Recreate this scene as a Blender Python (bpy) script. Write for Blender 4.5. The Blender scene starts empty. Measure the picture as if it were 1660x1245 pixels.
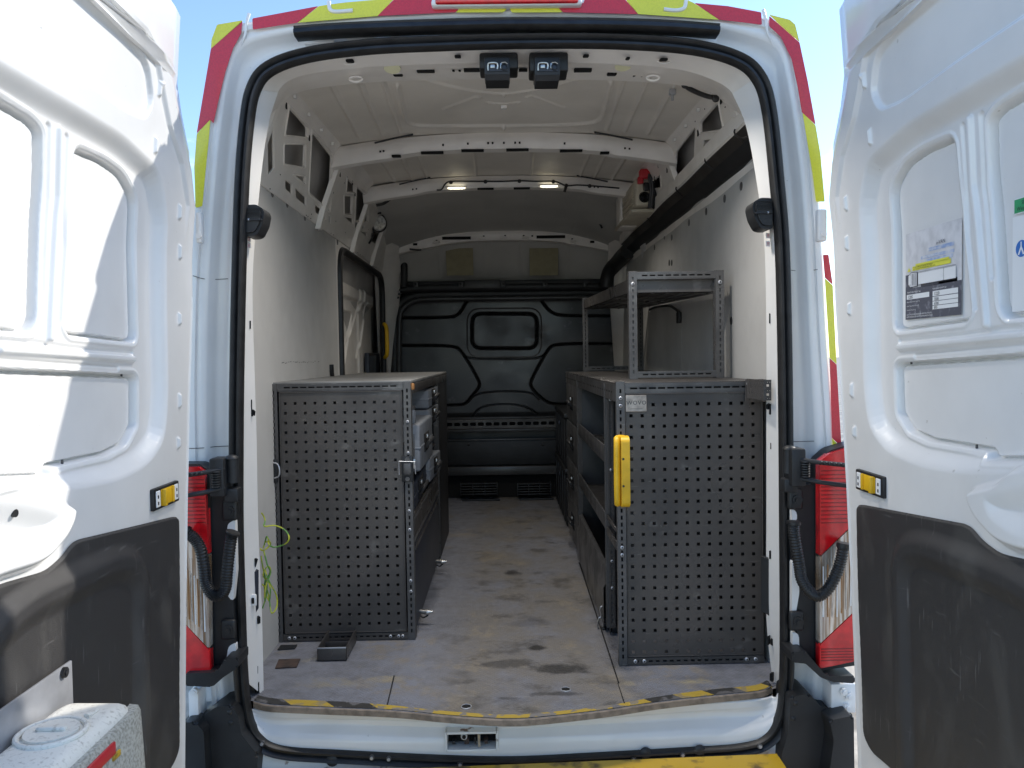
import bpy, bmesh, math, random
import numpy as np
from mathutils import Vector, Matrix
random.seed(7); rng = np.random.default_rng(7)
SC = bpy.context.scene
COL = SC.collection
# ------------------------------------------------------------------ camera
F = 1247.0                      # focal length in photo pixels (27 mm equivalent)
_v = Vector(((815-830)/F, (622.5-580)/F, -1)).normalized()
_r = math.radians(0.9)
_u = Vector((-math.sin(_r), math.cos(_r), 0)); _u = (_u-_v*_u.dot(_v)).normalized()
_x = _v.cross(_u).normalized()
CR = Matrix((_x, _v, _u))       # camera space -> world (rows: world X, Y, Z axes seen from camera)
cam_d = bpy.data.cameras.new('camera'); cam = bpy.data.objects.new('camera', cam_d); COL.objects.link(cam)
cam_d.sensor_width = 36; cam_d.lens = 36*F/1660; cam_d.clip_start = .05; cam_d.clip_end = 2000
cam.matrix_world = CR.to_4x4(); SC.camera = cam
# ------------------------------------------------------------------ light
SUN = Vector((1, .45, .74)).normalized()
w = bpy.data.worlds.new('World'); SC.world = w; w.use_nodes = True
nt = w.node_tree; nt.nodes.clear()
so = nt.nodes.new('ShaderNodeOutputWorld'); bg = nt.nodes.new('ShaderNodeBackground')
sky = nt.nodes.new('ShaderNodeTexSky'); sky.sky_type = 'NISHITA'; sky.sun_disc = False
sky.sun_elevation = math.asin(SUN.z); sky.sun_rotation = math.atan2(SUN.x, SUN.y)
sky.air_density = 1.0; sky.dust_density = 0.3; sky.ozone_density = 3.0
bg.inputs['Strength'].default_value = .15
# thin fair-weather clouds, part of the sky itself
tcw = nt.nodes.new('ShaderNodeTexCoord'); mpw = nt.nodes.new('ShaderNodeMapping'); mpw.inputs['Scale'].default_value = (1, 1, 2.6)
cn = nt.nodes.new('ShaderNodeTexNoise'); cn.inputs['Scale'].default_value = 3.6; cn.inputs['Detail'].default_value = 9; cn.inputs['Roughness'].default_value = .62
cr_ = nt.nodes.new('ShaderNodeMapRange'); cr_.inputs[1].default_value = .60; cr_.inputs[2].default_value = .80; cr_.inputs[4].default_value = .45
cm = nt.nodes.new('ShaderNodeMix'); cm.data_type = 'RGBA'; cm.inputs['B'].default_value = (8.5, 8.8, 9.4, 1)
nt.links.new(tcw.outputs['Generated'], mpw.inputs[0]); nt.links.new(mpw.outputs[0], cn.inputs['Vector']); nt.links.new(cn.outputs['Fac'], cr_.inputs[0]); nt.links.new(cr_.outputs[0], cm.inputs['Factor'])
nt.links.new(sky.outputs[0], cm.inputs['A']); nt.links.new(cm.outputs['Result'], bg.inputs[0]); nt.links.new(bg.outputs[0], so.inputs[0])
sl = bpy.data.lights.new('sun', 'SUN'); sl.energy = 2.0; sl.angle = math.radians(.5); sl.color = (1, .95, .87)
sun = bpy.data.objects.new('sun', sl); COL.objects.link(sun); sun.location = SUN*30
sun.rotation_euler = (-SUN).to_track_quat('-Z', 'Y').to_euler()
SC.view_settings.view_transform = 'Standard'; SC.view_settings.look = 'None'
SC.view_settings.gamma = 1; SC.view_settings.exposure = 1.08
SC.cycles.max_bounces = 10; SC.cycles.diffuse_bounces = 7; SC.cycles.glossy_bounces = 4
SC.cycles.sample_clamp_indirect = 6

# ------------------------------------------------------------------ survey helper: measured sight line -> point in the plane X=, Y= or Z=
def sp(px, py, X=None, Y=None, Z=None):
    d = CR @ Vector(((px-830)/F, (622.5-py)/F, -1))
    t = X/d.x if X is not None else (Y/d.y if Y is not None else Z/d.z)
    return d*t
X0 = .02                         # centre line of the van

# ------------------------------------------------------------------ materials
def mat(name, col, rough=.5, metal=0, coat=0, noise=0, nscale=8, bump=0, bscale=200, spec=.5, col2=None, emis=0, rn=0, detail=6, lo=.4, hi=.65, stretch=None, scr=0, scol=(.5,.5,.5), spk=0, kcol=(.05,.045,.04)):
    m = bpy.data.materials.new(name); m.use_nodes = True
    n = m.node_tree; b = n.nodes['Principled BSDF']
    b.inputs['Base Color'].default_value = (*col, 1); b.inputs['Roughness'].default_value = rough
    b.inputs['Metallic'].default_value = metal; b.inputs['Coat Weight'].default_value = coat
    b.inputs['Coat Roughness'].default_value = .12
    b.inputs['Specular IOR Level'].default_value = spec
    tc = n.nodes.new('ShaderNodeTexCoord')
    if noise or rn:
        t = n.nodes.new('ShaderNodeTexNoise'); t.inputs['Scale'].default_value = nscale; t.inputs['Detail'].default_value = detail
        n.links.new(tc.outputs['Object'], t.inputs['Vector'])
        r = n.nodes.new('ShaderNodeMapRange'); r.inputs[1].default_value = lo; r.inputs[2].default_value = hi
        n.links.new(t.outputs['Fac'], r.inputs[0])
        if noise:
            mx = n.nodes.new('ShaderNodeMix'); mx.data_type = 'RGBA'
            c2 = col2 or tuple(c*(1-noise) for c in col)
            mx.inputs['A'].default_value = (*col, 1); mx.inputs['B'].default_value = (*c2, 1)
            n.links.new(r.outputs[0], mx.inputs['Factor']); n.links.new(mx.outputs['Result'], b.inputs['Base Color'])
        if rn:
            a = n.nodes.new('ShaderNodeMapRange'); a.inputs[3].default_value = rough-rn; a.inputs[4].default_value = rough+rn
            n.links.new(r.outputs[0], a.inputs[0]); n.links.new(a.outputs[0], b.inputs['Roughness'])
    if noise and stretch:
        mp = n.nodes.new('ShaderNodeMapping'); mp.inputs['Scale'].default_value = stretch; n.links.new(tc.outputs['Object'], mp.inputs[0]); n.links.new(mp.outputs[0], t.inputs['Vector'])
    def over(scale_vec, rot, sc_, lo_, hi_, amt, colr, det=3):
        src = b.inputs['Base Color'].links[0].from_socket if b.inputs['Base Color'].is_linked else None
        mp = n.nodes.new('ShaderNodeMapping'); mp.inputs['Scale'].default_value = scale_vec; mp.inputs['Rotation'].default_value = rot; n.links.new(tc.outputs['Object'], mp.inputs[0])
        q = n.nodes.new('ShaderNodeTexNoise'); q.inputs['Scale'].default_value = sc_; q.inputs['Detail'].default_value = det; n.links.new(mp.outputs[0], q.inputs['Vector'])
        r_ = n.nodes.new('ShaderNodeMapRange'); r_.inputs[1].default_value = lo_; r_.inputs[2].default_value = hi_; r_.inputs[4].default_value = amt; n.links.new(q.outputs['Fac'], r_.inputs[0])
        mx_ = n.nodes.new('ShaderNodeMix'); mx_.data_type = 'RGBA'; mx_.inputs['A'].default_value = (*col, 1); mx_.inputs['B'].default_value = (*colr, 1)
        if src: n.links.new(src, mx_.inputs['A'])
        n.links.new(r_.outputs[0], mx_.inputs['Factor']); n.links.new(mx_.outputs['Result'], b.inputs['Base Color'])
    if scr:
        over((1, 14, 1.2), (.3, .5, .2), 9, .66, .72, scr, scol); over((2, 1.3, 16), (.6, .1, .7), 7, .68, .74, scr*.8, scol)
    if spk:
        over((1, 1, 1), (0, 0, 0), 45, .73, .76, spk, kcol, 6); over((1, 1, .35), (0, 0, 0), 6, .64, .80, spk*.3, kcol, 9)
    if bump:
        t2 = n.nodes.new('ShaderNodeTexNoise'); t2.inputs['Scale'].default_value = bscale; t2.inputs['Detail'].default_value = 3
        n.links.new(tc.outputs['Object'], t2.inputs['Vector'])
        bp = n.nodes.new('ShaderNodeBump'); bp.inputs['Strength'].default_value = bump; bp.inputs['Distance'].default_value = .002
        n.links.new(t2.outputs['Fac'], bp.inputs['Height']); n.links.new(bp.outputs[0], b.inputs['Normal'])
    if emis:
        b.inputs['Emission Color'].default_value = (*col, 1); b.inputs['Emission Strength'].default_value = emis
    return m
M = {}
M['white'] = mat('white_paint', (.80, .79, .77), .34, coat=.5, noise=.07, nscale=5, rn=.05, bump=.04, bscale=9, spk=.45, kcol=(.33,.30,.26))
M['inner'] = mat('inner_paint', (.84, .80, .75), .42, coat=.2, noise=.10, nscale=7, rn=.08)
M['roof'] = mat('roof_sheet', (.76, .715, .65), .5, noise=.14, nscale=3, rn=.1, bump=.1, bscale=3)
M['skin_in'] = mat('bare_inner_skin', (.5,.48,.46), .5, noise=.2, nscale=4)
M['insert'] = mat('door_insert_board', (.76, .77, .765), .5, noise=.04, nscale=4)
M['lining'] = mat('grey_lining', (.53, .52, .50), .5, noise=.16, nscale=3, rn=.12, bump=.15, bscale=60)
M['liner'] = mat('front_liner', (.52, .51, .48), .6, noise=.15, nscale=3)
M['paper'] = mat('aged_paper', (.30, .27, .17), .8, noise=.15, nscale=20)
M['steel'] = mat('powder_coated_steel', (.088, .081, .077), .38, metal=.3, noise=.32, nscale=4, rn=.12, bump=.25, bscale=500, scr=.35, scol=(.22,.21,.20), spk=.3, kcol=(.2,.18,.15))
M['steel_l'] = mat('light_powder_coat', (.105, .102, .102), .40, metal=.3, noise=.3, nscale=9, rn=.1, scr=.3, scol=(.3,.3,.29))
M['bulk'] = mat('bulkhead_paint', (.052, .052, .053), .38, noise=.4, spk=.4, kcol=(.12,.11,.10), scr=.4, scol=(.15,.15,.15), nscale=4, rn=.08, bump=.35, bscale=2.5)
M['dark'] = mat('dark_plastic', (.017, .018, .020), .5, noise=.35, nscale=14)
M['trim'] = mat('door_trim_plastic', (.038, .036, .036), .52, noise=1, col2=(.070, .066, .061), nscale=5.5, bump=.6, bscale=900, rn=.08, detail=15, lo=.54, hi=.72, stretch=(1,1.6,.8), scr=.5, scol=(.16,.155,.15))
M['rubber'] = mat('rubber', (.017, .017, .018), .45, noise=.5, nscale=30)
M['black'] = mat('black_hole', (.004, .004, .004), .9)
M['case'] = mat('case_plastic', (.17, .185, .21), .5, noise=.25, nscale=20)
M['navy'] = mat('dark_flap', (.022, .027, .040), .45, noise=.3, nscale=8)
M['chrome'] = mat('zinc', (.55, .54, .52), .3, metal=.9, noise=.3, nscale=60)
M['yellow'] = mat('yellow_plastic', (.80, .47, .015), .42, noise=.15, nscale=20, bump=.1)
M['bumper_y'] = mat('worn_yellow_paint', (.58, .36, .02), .5, noise=1, col2=(.16, .10, .03), nscale=16, rn=.1, detail=10, lo=.52, hi=.66)
M['tape_r'] = mat('reflective_red', (.62, .015, .035), .3, coat=.6, noise=.15, nscale=200)
M['tape_y'] = mat('reflective_yellow', (.76, .72, .04), .3, coat=.6, noise=.08, nscale=200)
for k_ in ('tape_r', 'tape_y'):
    n = M[k_].node_tree; tc = n.nodes.new('ShaderNodeTexCoord'); mp = n.nodes.new('ShaderNodeMapping'); mp.inputs['Scale'].default_value = (230, 1, 230); mp.inputs['Rotation'].default_value = (0, .78, 0)
    ck = n.nodes.new('ShaderNodeTexVoronoi'); ck.inputs['Randomness'].default_value = 0; ck.inputs['Scale'].default_value = 1; bp = n.nodes.new('ShaderNodeBump'); bp.inputs['Strength'].default_value = .35; bp.inputs['Distance'].default_value = .001
    n.links.new(tc.outputs['Object'], mp.inputs[0]); n.links.new(mp.outputs[0], ck.inputs['Vector']); n.links.new(ck.outputs['Distance'], bp.inputs['Height']); n.links.new(bp.outputs[0], n.nodes['Principled BSDF'].inputs['Normal'])
M['lens_r'] = mat('red_lens', (.70, .010, .015), .12, coat=1, noise=.3, nscale=30)
M['lens_c'] = mat('clear_lens', (.70, .66, .60), .10, metal=.5, coat=1, noise=1, col2=(.30,.19,.10), nscale=5, stretch=(24,1,1.0), detail=3, lo=.4, hi=.6)  # brown streaks paint reflections into the lens colour
M['worktop'] = mat('worktop_laminate', (.20, .20, .195), .5, noise=.3, nscale=6)
M['lens_r2'] = mat('red_lens_rib', (.22, .004, .006), .2, coat=.8)
M['rust'] = mat('rusty_steel', (.07, .045, .035), .8, noise=1, col2=(.03, .022, .02), nscale=40)
M['whitefl'] = mat('scuffed_white_flange', (.72, .72, .70), .45, noise=1, col2=(.16, .09, .05), nscale=22, detail=9, lo=.60, hi=.66)
M['red'] = mat('red_connector', (.5, .02, .03), .4)
M['cream'] = mat('cream_plastic', (.55, .50, .40), .5, noise=.15, nscale=12)
M['tank'] = mat('dirty_white_plastic', (.72, .70, .63), .55, noise=1, col2=(.36, .33, .28), nscale=120, detail=4, lo=.55, hi=.8, bump=.3, bscale=150)
M['tankf'] = mat('speckled_grime_plastic', (.44, .43, .38), .65, noise=1, col2=(.24, .235, .20), nscale=170, detail=8, lo=.40, hi=.66, bump=.4, bscale=150)
M['alu'] = mat('aluminium', (.50, .51, .54), .4, metal=.6, noise=.15, nscale=20)
M['wire'] = mat('earth_wire', (.42, .45, .03), .5, noise=1, col2=(.10, .26, .05), nscale=26, lo=.45, hi=.55)
M['wood'] = mat('ply_edge', (.30, .23, .17), .8, noise=.4, nscale=40)
M['lamp'] = mat('lit_lamp', (1, .95, .74), .4, emis=.9)
M['lamp2'] = mat('lamp_lens', (.7, .68, .45), .2, coat=.5)
M['lampbig'] = mat('round_lamp_lens', (.62, .62, .60), .25, coat=.6, noise=.5, nscale=70)
M['stick'] = mat('sticker_paper', (.70, .69, .70), .5, noise=.2, nscale=30)
M['stick_w'] = mat('sticker_white', (.80, .80, .79), .5)
M['stick_d'] = mat('sticker_dark', (.10, .10, .12), .5, noise=1, col2=(.26, .26, .29), nscale=60, lo=.55, hi=.7)
M['ink'] = mat('ink', (.02, .02, .025), .6)
M['blue'] = mat('sign_blue', (.03, .16, .50), .45)
M['bluefade'] = mat('faded_blue', (.28, .37, .58), .5, noise=1, col2=(.62, .64, .70), nscale=45)
M['green'] = mat('sign_green', (.03, .33, .13), .45)
M['stick_y'] = mat('sticker_yellow', (.75, .72, .08), .5)
M['brownbox'] = mat('channel_underside', (.055, .048, .043), .45, noise=.4, nscale=3, rn=.1)
M['gravel'] = mat('gravel', (.56, .49, .40), .9, noise=.5, nscale=6, bump=.8, bscale=40)
M['plate'] = mat('name_plate', (.42, .38, .34), .4, metal=.4, noise=.4, nscale=40)
M['orange'] = mat('orange_wood', (.35, .16, .05), .6)

# floor: resin-faced plywood with tread pattern, dirt and stains
def floor_mat():
    m = bpy.data.materials.new('van_floor'); m.use_nodes = True; n = m.node_tree; b = n.nodes['Principled BSDF']; L = n.links.new
    tc = n.nodes.new('ShaderNodeTexCoord')
    def noise(s, d=8, stretch=None):
        t = n.nodes.new('ShaderNodeTexNoise'); t.inputs['Scale'].default_value = s; t.inputs['Detail'].default_value = d; t.inputs['Roughness'].default_value = .65
        src = tc.outputs['Object']
        if stretch:
            mp = n.nodes.new('ShaderNodeMapping'); mp.inputs['Scale'].default_value = stretch; L(src, mp.inputs[0]); src = mp.outputs[0]
        L(src, t.inputs['Vector']); return t.outputs['Fac']
    def rng_(x, a, b_, c=0., d=1.):
        r = n.nodes.new('ShaderNodeMapRange'); r.inputs[1].default_value = a; r.inputs[2].default_value = b_; r.inputs[3].default_value = c; r.inputs[4].default_value = d; r.interpolation_type = 'SMOOTHSTEP'
        L(x, r.inputs[0]); return r.outputs[0]
    def mixc(f, A, B):
        x = n.nodes.new('ShaderNodeMix'); x.data_type = 'RGBA'
        L(f, x.inputs['Factor'])
        for k, v in (('A', A), ('B', B)):
            if isinstance(v, tuple): x.inputs[k].default_value = (*v, 1)
            else: L(v, x.inputs[k])
        return x.outputs['Result']
    def math_(op, a, b_):
        x = n.nodes.new('ShaderNodeMath'); x.operation = op
        for i, v in enumerate((a, b_)):
            if isinstance(v, (int, float)): x.inputs[i].default_value = v
            else: L(v, x.inputs[i])
        x.use_clamp = True
        return x.outputs[0]
    sep = n.nodes.new('ShaderNodeSeparateXYZ'); L(tc.outputs['Object'], sep.inputs[0])
    # walked strip in the middle of the aisle
    ab = n.nodes.new('ShaderNodeMath'); ab.operation = 'ABSOLUTE'
    su = n.nodes.new('ShaderNodeMath'); su.operation = 'SUBTRACT'; L(sep.outputs['X'], su.inputs[0]); su.inputs[1].default_value = .10; L(su.outputs[0], ab.inputs[0])
    strip = rng_(ab.outputs[0], .16, .42, 1, 0)
    n1 = noise(3.2, 9, (1, .7, 1)); n2 = noise(16, 9); n3 = noise(9, 11, (1, 1.0, 1)); n4 = noise(60, 4, (1, 3, 1))
    walked = math_('MULTIPLY', strip, rng_(n1, .34, .56))
    c = mixc(rng_(n2, .35, .7), (.212, .220, .255), (.150, .152, .170))
    c = mixc(math_('MULTIPLY', walked, .85), c, (.185, .168, .146))
    sand = math_('MULTIPLY', rng_(n1, .53, .62), rng_(n2, .42, .55))
    c = mixc(math_('MULTIPLY', sand, .3), c, (.36, .29, .18))
    c = mixc(math_('MULTIPLY', rng_(n4, .60, .72), math_('MULTIPLY', walked, .35)), c, (.27, .25, .22))
    n5 = noise(6, 13, (1, 1.2, 1)); c = mixc(math_('MULTIPLY', rng_(n5, .50, .66), math_('ADD', math_('MULTIPLY', strip, .55), .12)), c, (.060, .056, .052))
    n6 = noise(34, 6, (.6, 1.4, 1)); c = mixc(math_('MULTIPLY', rng_(n6, .60, .70), .35), c, (.30, .285, .26))
    # black stains with their own shapes
    def blob(cx, cy, rx, ry, s=1.):
        mp = n.nodes.new('ShaderNodeMapping'); mp.inputs['Location'].default_value = (-cx/rx, -cy/ry, 0); mp.inputs['Scale'].default_value = (1/rx, 1/ry, 0)
        L(tc.outputs['Object'], mp.inputs[0])
        g = n.nodes.new('ShaderNodeVectorMath'); g.operation = 'LENGTH'; L(mp.outputs[0], g.inputs[0])
        d = n.nodes.new('ShaderNodeMath'); d.operation = 'MULTIPLY_ADD'; L(n3, d.inputs[0]); d.inputs[1].default_value = 2.6; L(g.outputs['Value'], d.inputs[2])
        d2 = n.nodes.new('ShaderNodeMath'); d2.operation = 'MULTIPLY_ADD'; L(n2, d2.inputs[0]); d2.inputs[1].default_value = 1.8; L(d.outputs[0], d2.inputs[2])
        return rng_(d2.outputs[0], 2.45, 3.15, s, 0)
    tot = None
    for px, py, rx, ry, s in ((835, 928, .10, .07, .9), (905, 1085, .14, .055, .85), (872, 1050, .045, .03, .95), (815, 1075, .12, .05, .6), (790, 958, .05, .03, .5), (905, 1125, .10, .02, .7), (700, 955, .10, .02, .35), (820, 1132, .05, .02, .6), (760, 1105, .03, .02, .4), (860, 1010, .10, .05, .3), (1120, 1100, .12, .04, .25), (800, 868, .1, .1, .35)):
        p = sp(px, py, Z=FZ); bl = blob(p.x, p.y, rx, ry, s)
        tot = bl if tot is None else math_('MAXIMUM', tot, bl)
    c = mixc(tot, c, (.022, .021, .021))
    pale = None
    for px, py, rx, ry, s in ((1120, 1105, .09, .03, .8), (672, 1080, .05, .03, .7), (540, 1108, .16, .05, .45), (620, 1100, .08, .03, .5), (1030, 1108, .05, .02, .4), (510, 1070, .08, .05, .4)):
        p = sp(px, py, Z=FZ); bl = blob(p.x, p.y, rx, ry, s)
        pale = bl if pale is None else math_('MAXIMUM', pale, bl)
    c = mixc(math_('MULTIPLY', pale, rng_(n2, .35, .6)), c, (.36, .31, .20))
    L(c, b.inputs['Base Color'])
    # hexagonal anti-slip tread
    mp = n.nodes.new('ShaderNodeMapping'); mp.inputs['Scale'].default_value = (95, 95, 1); mp.inputs['Rotation'].default_value = (0, 0, .785); L(tc.outputs['Object'], mp.inputs[0])
    vo = n.nodes.new('ShaderNodeTexVoronoi'); vo.voronoi_dimensions = '2D'; vo.feature = 'DISTANCE_TO_EDGE'; vo.inputs['Randomness'].default_value = .12; vo.inputs['Scale'].default_value = 1; L(mp.outputs[0], vo.inputs['Vector'])
    ed = rng_(vo.outputs['Distance'], .05, .2)
    bp = n.nodes.new('ShaderNodeBump'); bp.inputs['Strength'].default_value = .9; bp.inputs['Distance'].default_value = .0015
    L(ed, bp.inputs['Height'])
    bp2 = n.nodes.new('ShaderNodeBump'); bp2.inputs['Strength'].default_value = .4; bp2.inputs['Distance'].default_value = .002
    L(n2, bp2.inputs['Height']); L(bp.outputs[0], bp2.inputs['Normal']); L(bp2.outputs[0], b.inputs['Normal'])
    L(rng_(n2, .3, .7, .42, .7), b.inputs['Roughness'])
    return m
FZ = -1.043
M['floor'] = floor_mat()

def hazard_mat():
    m = bpy.data.materials.new('hazard_tape'); m.use_nodes = True; n = m.node_tree; b = n.nodes['Principled BSDF']; L = n.links.new
    tc = n.nodes.new('ShaderNodeTexCoord'); sep = n.nodes.new('ShaderNodeSeparateXYZ'); L(tc.outputs['Object'], sep.inputs[0])
    d = n.nodes.new('ShaderNodeMath'); d.operation = 'MULTIPLY_ADD'; L(sep.outputs['Y'], d.inputs[0]); d.inputs[1].default_value = .9; L(sep.outputs['X'], d.inputs[2])
    w_ = n.nodes.new('ShaderNodeMath'); w_.operation = 'MULTIPLY'; w_.inputs[1].default_value = 1/.236; L(d.outputs[0], w_.inputs[0])
    f = n.nodes.new('ShaderNodeMath'); f.operation = 'FRACT'; L(w_.outputs[0], f.inputs[0])
    g = n.nodes.new('ShaderNodeMath'); g.operation = 'GREATER_THAN'; g.inputs[1].default_value = .5; L(f.outputs[0], g.inputs[0])
    def mx(fac, A, B):
        x = n.nodes.new('ShaderNodeMix'); x.data_type = 'RGBA'; L(fac, x.inputs['Factor'])
        for k, v in (('A', A), ('B', B)):
            if isinstance(v, tuple): x.inputs[k].default_value = (*v, 1)
            else: L(v, x.inputs[k])
        return x.outputs['Result']
    # in the trodden middle the black has worn off: keep yellow there
    ax = n.nodes.new('ShaderNodeMath'); ax.operation = 'ABSOLUTE'
    s0 = n.nodes.new('ShaderNodeMath'); s0.operation = 'SUBTRACT'; s0.inputs[1].default_value = -.02; L(sep.outputs['X'], s0.inputs[0]); L(s0.outputs[0], ax.inputs[0])
    mid = n.nodes.new('ShaderNodeMath'); mid.operation = 'GREATER_THAN'; mid.inputs[1].default_value = .33; L(ax.outputs[0], mid.inputs[0])
    gb = n.nodes.new('ShaderNodeMath'); gb.operation = 'MULTIPLY'; L(g.outputs[0], gb.inputs[0]); L(mid.outputs[0], gb.inputs[1])
    c = mx(gb.outputs[0], (.42, .29, .04), (.032, .031, .030))
    t = n.nodes.new('ShaderNodeTexNoise'); t.inputs['Scale'].default_value = 22; t.inputs['Detail'].default_value = 9; L(tc.outputs['Object'], t.inputs['Vector'])
    r = n.nodes.new('ShaderNodeMapRange'); r.inputs[1].default_value = .52; r.inputs[2].default_value = .57; L(t.outputs['Fac'], r.inputs[0])
    wear = n.nodes.new('ShaderNodeMapRange'); wear.inputs[1].default_value = .55; wear.inputs[2].default_value = .25; wear.inputs[3].default_value = .55; wear.inputs[4].default_value = .95; L(ax.outputs[0], wear.inputs[0])
    rw = n.nodes.new('ShaderNodeMath'); rw.operation = 'MULTIPLY'; L(r.outputs[0], rw.inputs[0]); L(wear.outputs[0], rw.inputs[1])
    c = mx(rw.outputs[0], c, (.17, .165, .17))
    L(c, b.inputs['Base Color']); b.inputs['Roughness'].default_value = .6
    return m
M['hazard'] = hazard_mat()

# ------------------------------------------------------------------ mesh helpers
class MB:
    def __init__(s): s.bm = bmesh.new(); s.mats = []
    def mi(s, m):
        if m not in s.mats: s.mats.append(m)
        return s.mats.index(m)
    def add(s, verts, faces, m, mtx=None):
        k = s.mi(m); vs = [s.bm.verts.new(mtx @ Vector(v) if mtx else v) for v in verts]
        for f in faces:
            try: fc = s.bm.faces.new([vs[i] for i in f]); fc.material_index = k
            except ValueError: pass
    def box(s, x0, x1, y0, y1, z0, z1, m, bev=.003, seg=2, mtx=None):
        b = bmesh.new(); bmesh.ops.create_cube(b, size=1)
        for v in b.verts: v.co = Vector(((x0+x1)/2+v.co.x*(x1-x0), (y0+y1)/2+v.co.y*(y1-y0), (z0+z1)/2+v.co.z*(z1-z0)))
        if bev: bmesh.ops.bevel(b, geom=list(b.edges), offset=min(bev, .45*min(abs(x1-x0), abs(y1-y0), abs(z1-z0))), segments=seg, profile=.5, affect='EDGES')
        b.verts.index_update()
        s.add([v.co.copy() for v in b.verts], [[v.index for v in f.verts] for f in b.faces], m, mtx); b.free()
        return s
    def tube(s, pts, r, m, n=8, ripple=None, closed=False, cap=True):
        pts = [Vector(p) for p in pts]; rings = []; N = len(pts)
        up = Vector((.13, .27, 1)).normalized(); prev = None
        for i, p in enumerate(pts):
            a = pts[i-1] if (i or closed) else p; b = pts[(i+1) % N] if (i < N-1 or closed) else p
            d = (b-a).normalized()
            if prev is None: u = d.cross(up).normalized() if abs(d.dot(up)) < .95 else d.cross(Vector((1, 0, 0))).normalized()
            else: u = (prev-d*prev.dot(d)).normalized()
            prev = u; v = d.cross(u); rr = r(i) if callable(r) else r
            if ripple: rr *= ripple[i % len(ripple)]
            rings.append([p+(u*math.cos(2*math.pi*k/n)+v*math.sin(2*math.pi*k/n))*rr for k in range(n)])
        V = [q for R in rings for q in R]; Fc = []
        for i in range(N if closed else N-1):
            j = (i+1) % N
            for k in range(n): Fc.append((i*n+k, i*n+(k+1) % n, j*n+(k+1) % n, j*n+k))
        if cap and not closed: Fc.append(tuple(range(n))[::-1]); Fc.append(tuple((N-1)*n+k for k in range(n)))
        s.add(V, Fc, m); return s
    def cyl(s, a, b, r, m, n=16, r2=None):
        a = Vector(a); b = Vector(b); r2 = r if r2 is None else r2
        return s.tube([a, b], lambda i: r if i == 0 else r2, m, n)
    def dome(s, c, r, m, ax=(0, -1, 0), flat=.6, n=10):
        c = Vector(c); ax = Vector(ax).normalized(); u = ax.orthogonal().normalized(); v = ax.cross(u); V = []; Fc = []
        for i in range(4):
            th = i/4*math.pi/2
            for k in range(n):
                a = 2*math.pi*k/n; V.append(c+(u*math.cos(a)+v*math.sin(a))*r*math.cos(th)+ax*r*flat*math.sin(th))
        V.append(c+ax*r*flat)
        for i in range(3):
            for k in range(n): Fc.append((i*n+k, i*n+(k+1) % n, (i+1)*n+(k+1) % n, (i+1)*n+k))
        for k in range(n): Fc.append((3*n+k, 3*n+(k+1) % n, 4*n))
        s.add(V, Fc, m); return s
    def grid(s, P, m, close_u=False, close_v=False, skip=None):
        """P: array [rows][cols] of points"""
        R = len(P); C = len(P[0]); V = [Vector(q) for row in P for q in row]; Fc = []
        for i in range(R if close_u else R-1):
            for j in range(C if close_v else C-1):
                if skip and skip(i, j): continue
                i2 = (i+1) % R; j2 = (j+1) % C
                Fc.append((i*C+j, i*C+j2, i2*C+j2, i2*C+j))
        s.add(V, Fc, m); return s
    def prism(s, pts, d, m):
        """closed polygon (coplanar points) extruded by vector d"""
        n = len(pts); d = Vector(d); V = [Vector(p) for p in pts]+[Vector(p)+d for p in pts]
        Fc = [tuple(range(n)), tuple(range(2*n-1, n-1, -1))]+[(i, i+n, (i+1) % n+n, (i+1) % n) for i in range(n)]
        s.add(V, Fc, m); return s
    def mesh_in(s, me, m, mtx):
        s.add([v.co.copy() for v in me.vertices], [tuple(p.vertices) for p in me.polygons], m, mtx)
        return s
    def obj(s, name, parent=None, label=None, smooth=True, ang=40, fixn=True):
        if fixn: bmesh.ops.recalc_face_normals(s.bm, faces=s.bm.faces)
        me = bpy.data.meshes.new(name); s.bm.to_mesh(me); s.bm.free()
        for m in s.mats: me.materials.append(m if not isinstance(m, str) else M[m])
        return link(name, me, parent, label, smooth, ang)
def link(name, me, parent=None, label=None, smooth=True, ang=40):
    if smooth:
        me.polygons.foreach_set('use_smooth', [True]*len(me.polygons))
        try: me.set_sharp_from_angle(angle=math.radians(ang))
        except Exception: pass
    o = bpy.data.objects.new(name, me); COL.objects.link(o)
    if parent is not None:
        o.parent = parent; o.matrix_parent_inverse = base_inv(parent)
    if label: o['label'] = label
    return o
BASE = {}
def base_inv(p): return BASE.get(p.name, Matrix())
def thing(name, label, cat, loc=(0, 0, 0), group=None):
    o = bpy.data.objects.new(name, None); COL.objects.link(o); o.location = loc; o['label'] = label; o['category'] = cat
    o.empty_display_size = .1
    if group: o['group'] = group
    BASE[o.name] = Matrix.Translation(-Vector(loc)); return o
def tag(o, label, cat, group=None):
    o['label'] = label; o['category'] = cat
    if group: o['group'] = group
    return o
def dup(root, off, label):
    c = root.copy(); COL.objects.link(c); c.location = root.location+Vector(off); c['label'] = label
    def rec(src, dst):
        for ch in list(src.children):
            k = ch.copy(); COL.objects.link(k); k.parent = dst; rec(ch, k)
    rec(root, c); return c
def plate(outer, holes, th, bev=0):
    """flat sheet with holes (2D, in XY), thickness th, as mesh"""
    cu = bpy.data.curves.new('tmp', 'CURVE'); cu.dimensions = '2D'; cu.fill_mode = 'BOTH'; cu.extrude = th/2; cu.bevel_depth = bev; cu.bevel_resolution = 1
    for poly in [outer]+list(holes):
        s = cu.splines.new('POLY'); s.points.add(len(poly)-1)
        for p, q in zip(s.points, poly): p.co = (q[0], q[1], 0, 1)
        s.use_cyclic_u = True
    o = bpy.data.objects.new('tmp', cu); me = bpy.data.meshes.new_from_object(o)
    bpy.data.objects.remove(o); bpy.data.curves.remove(cu); return me
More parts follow.
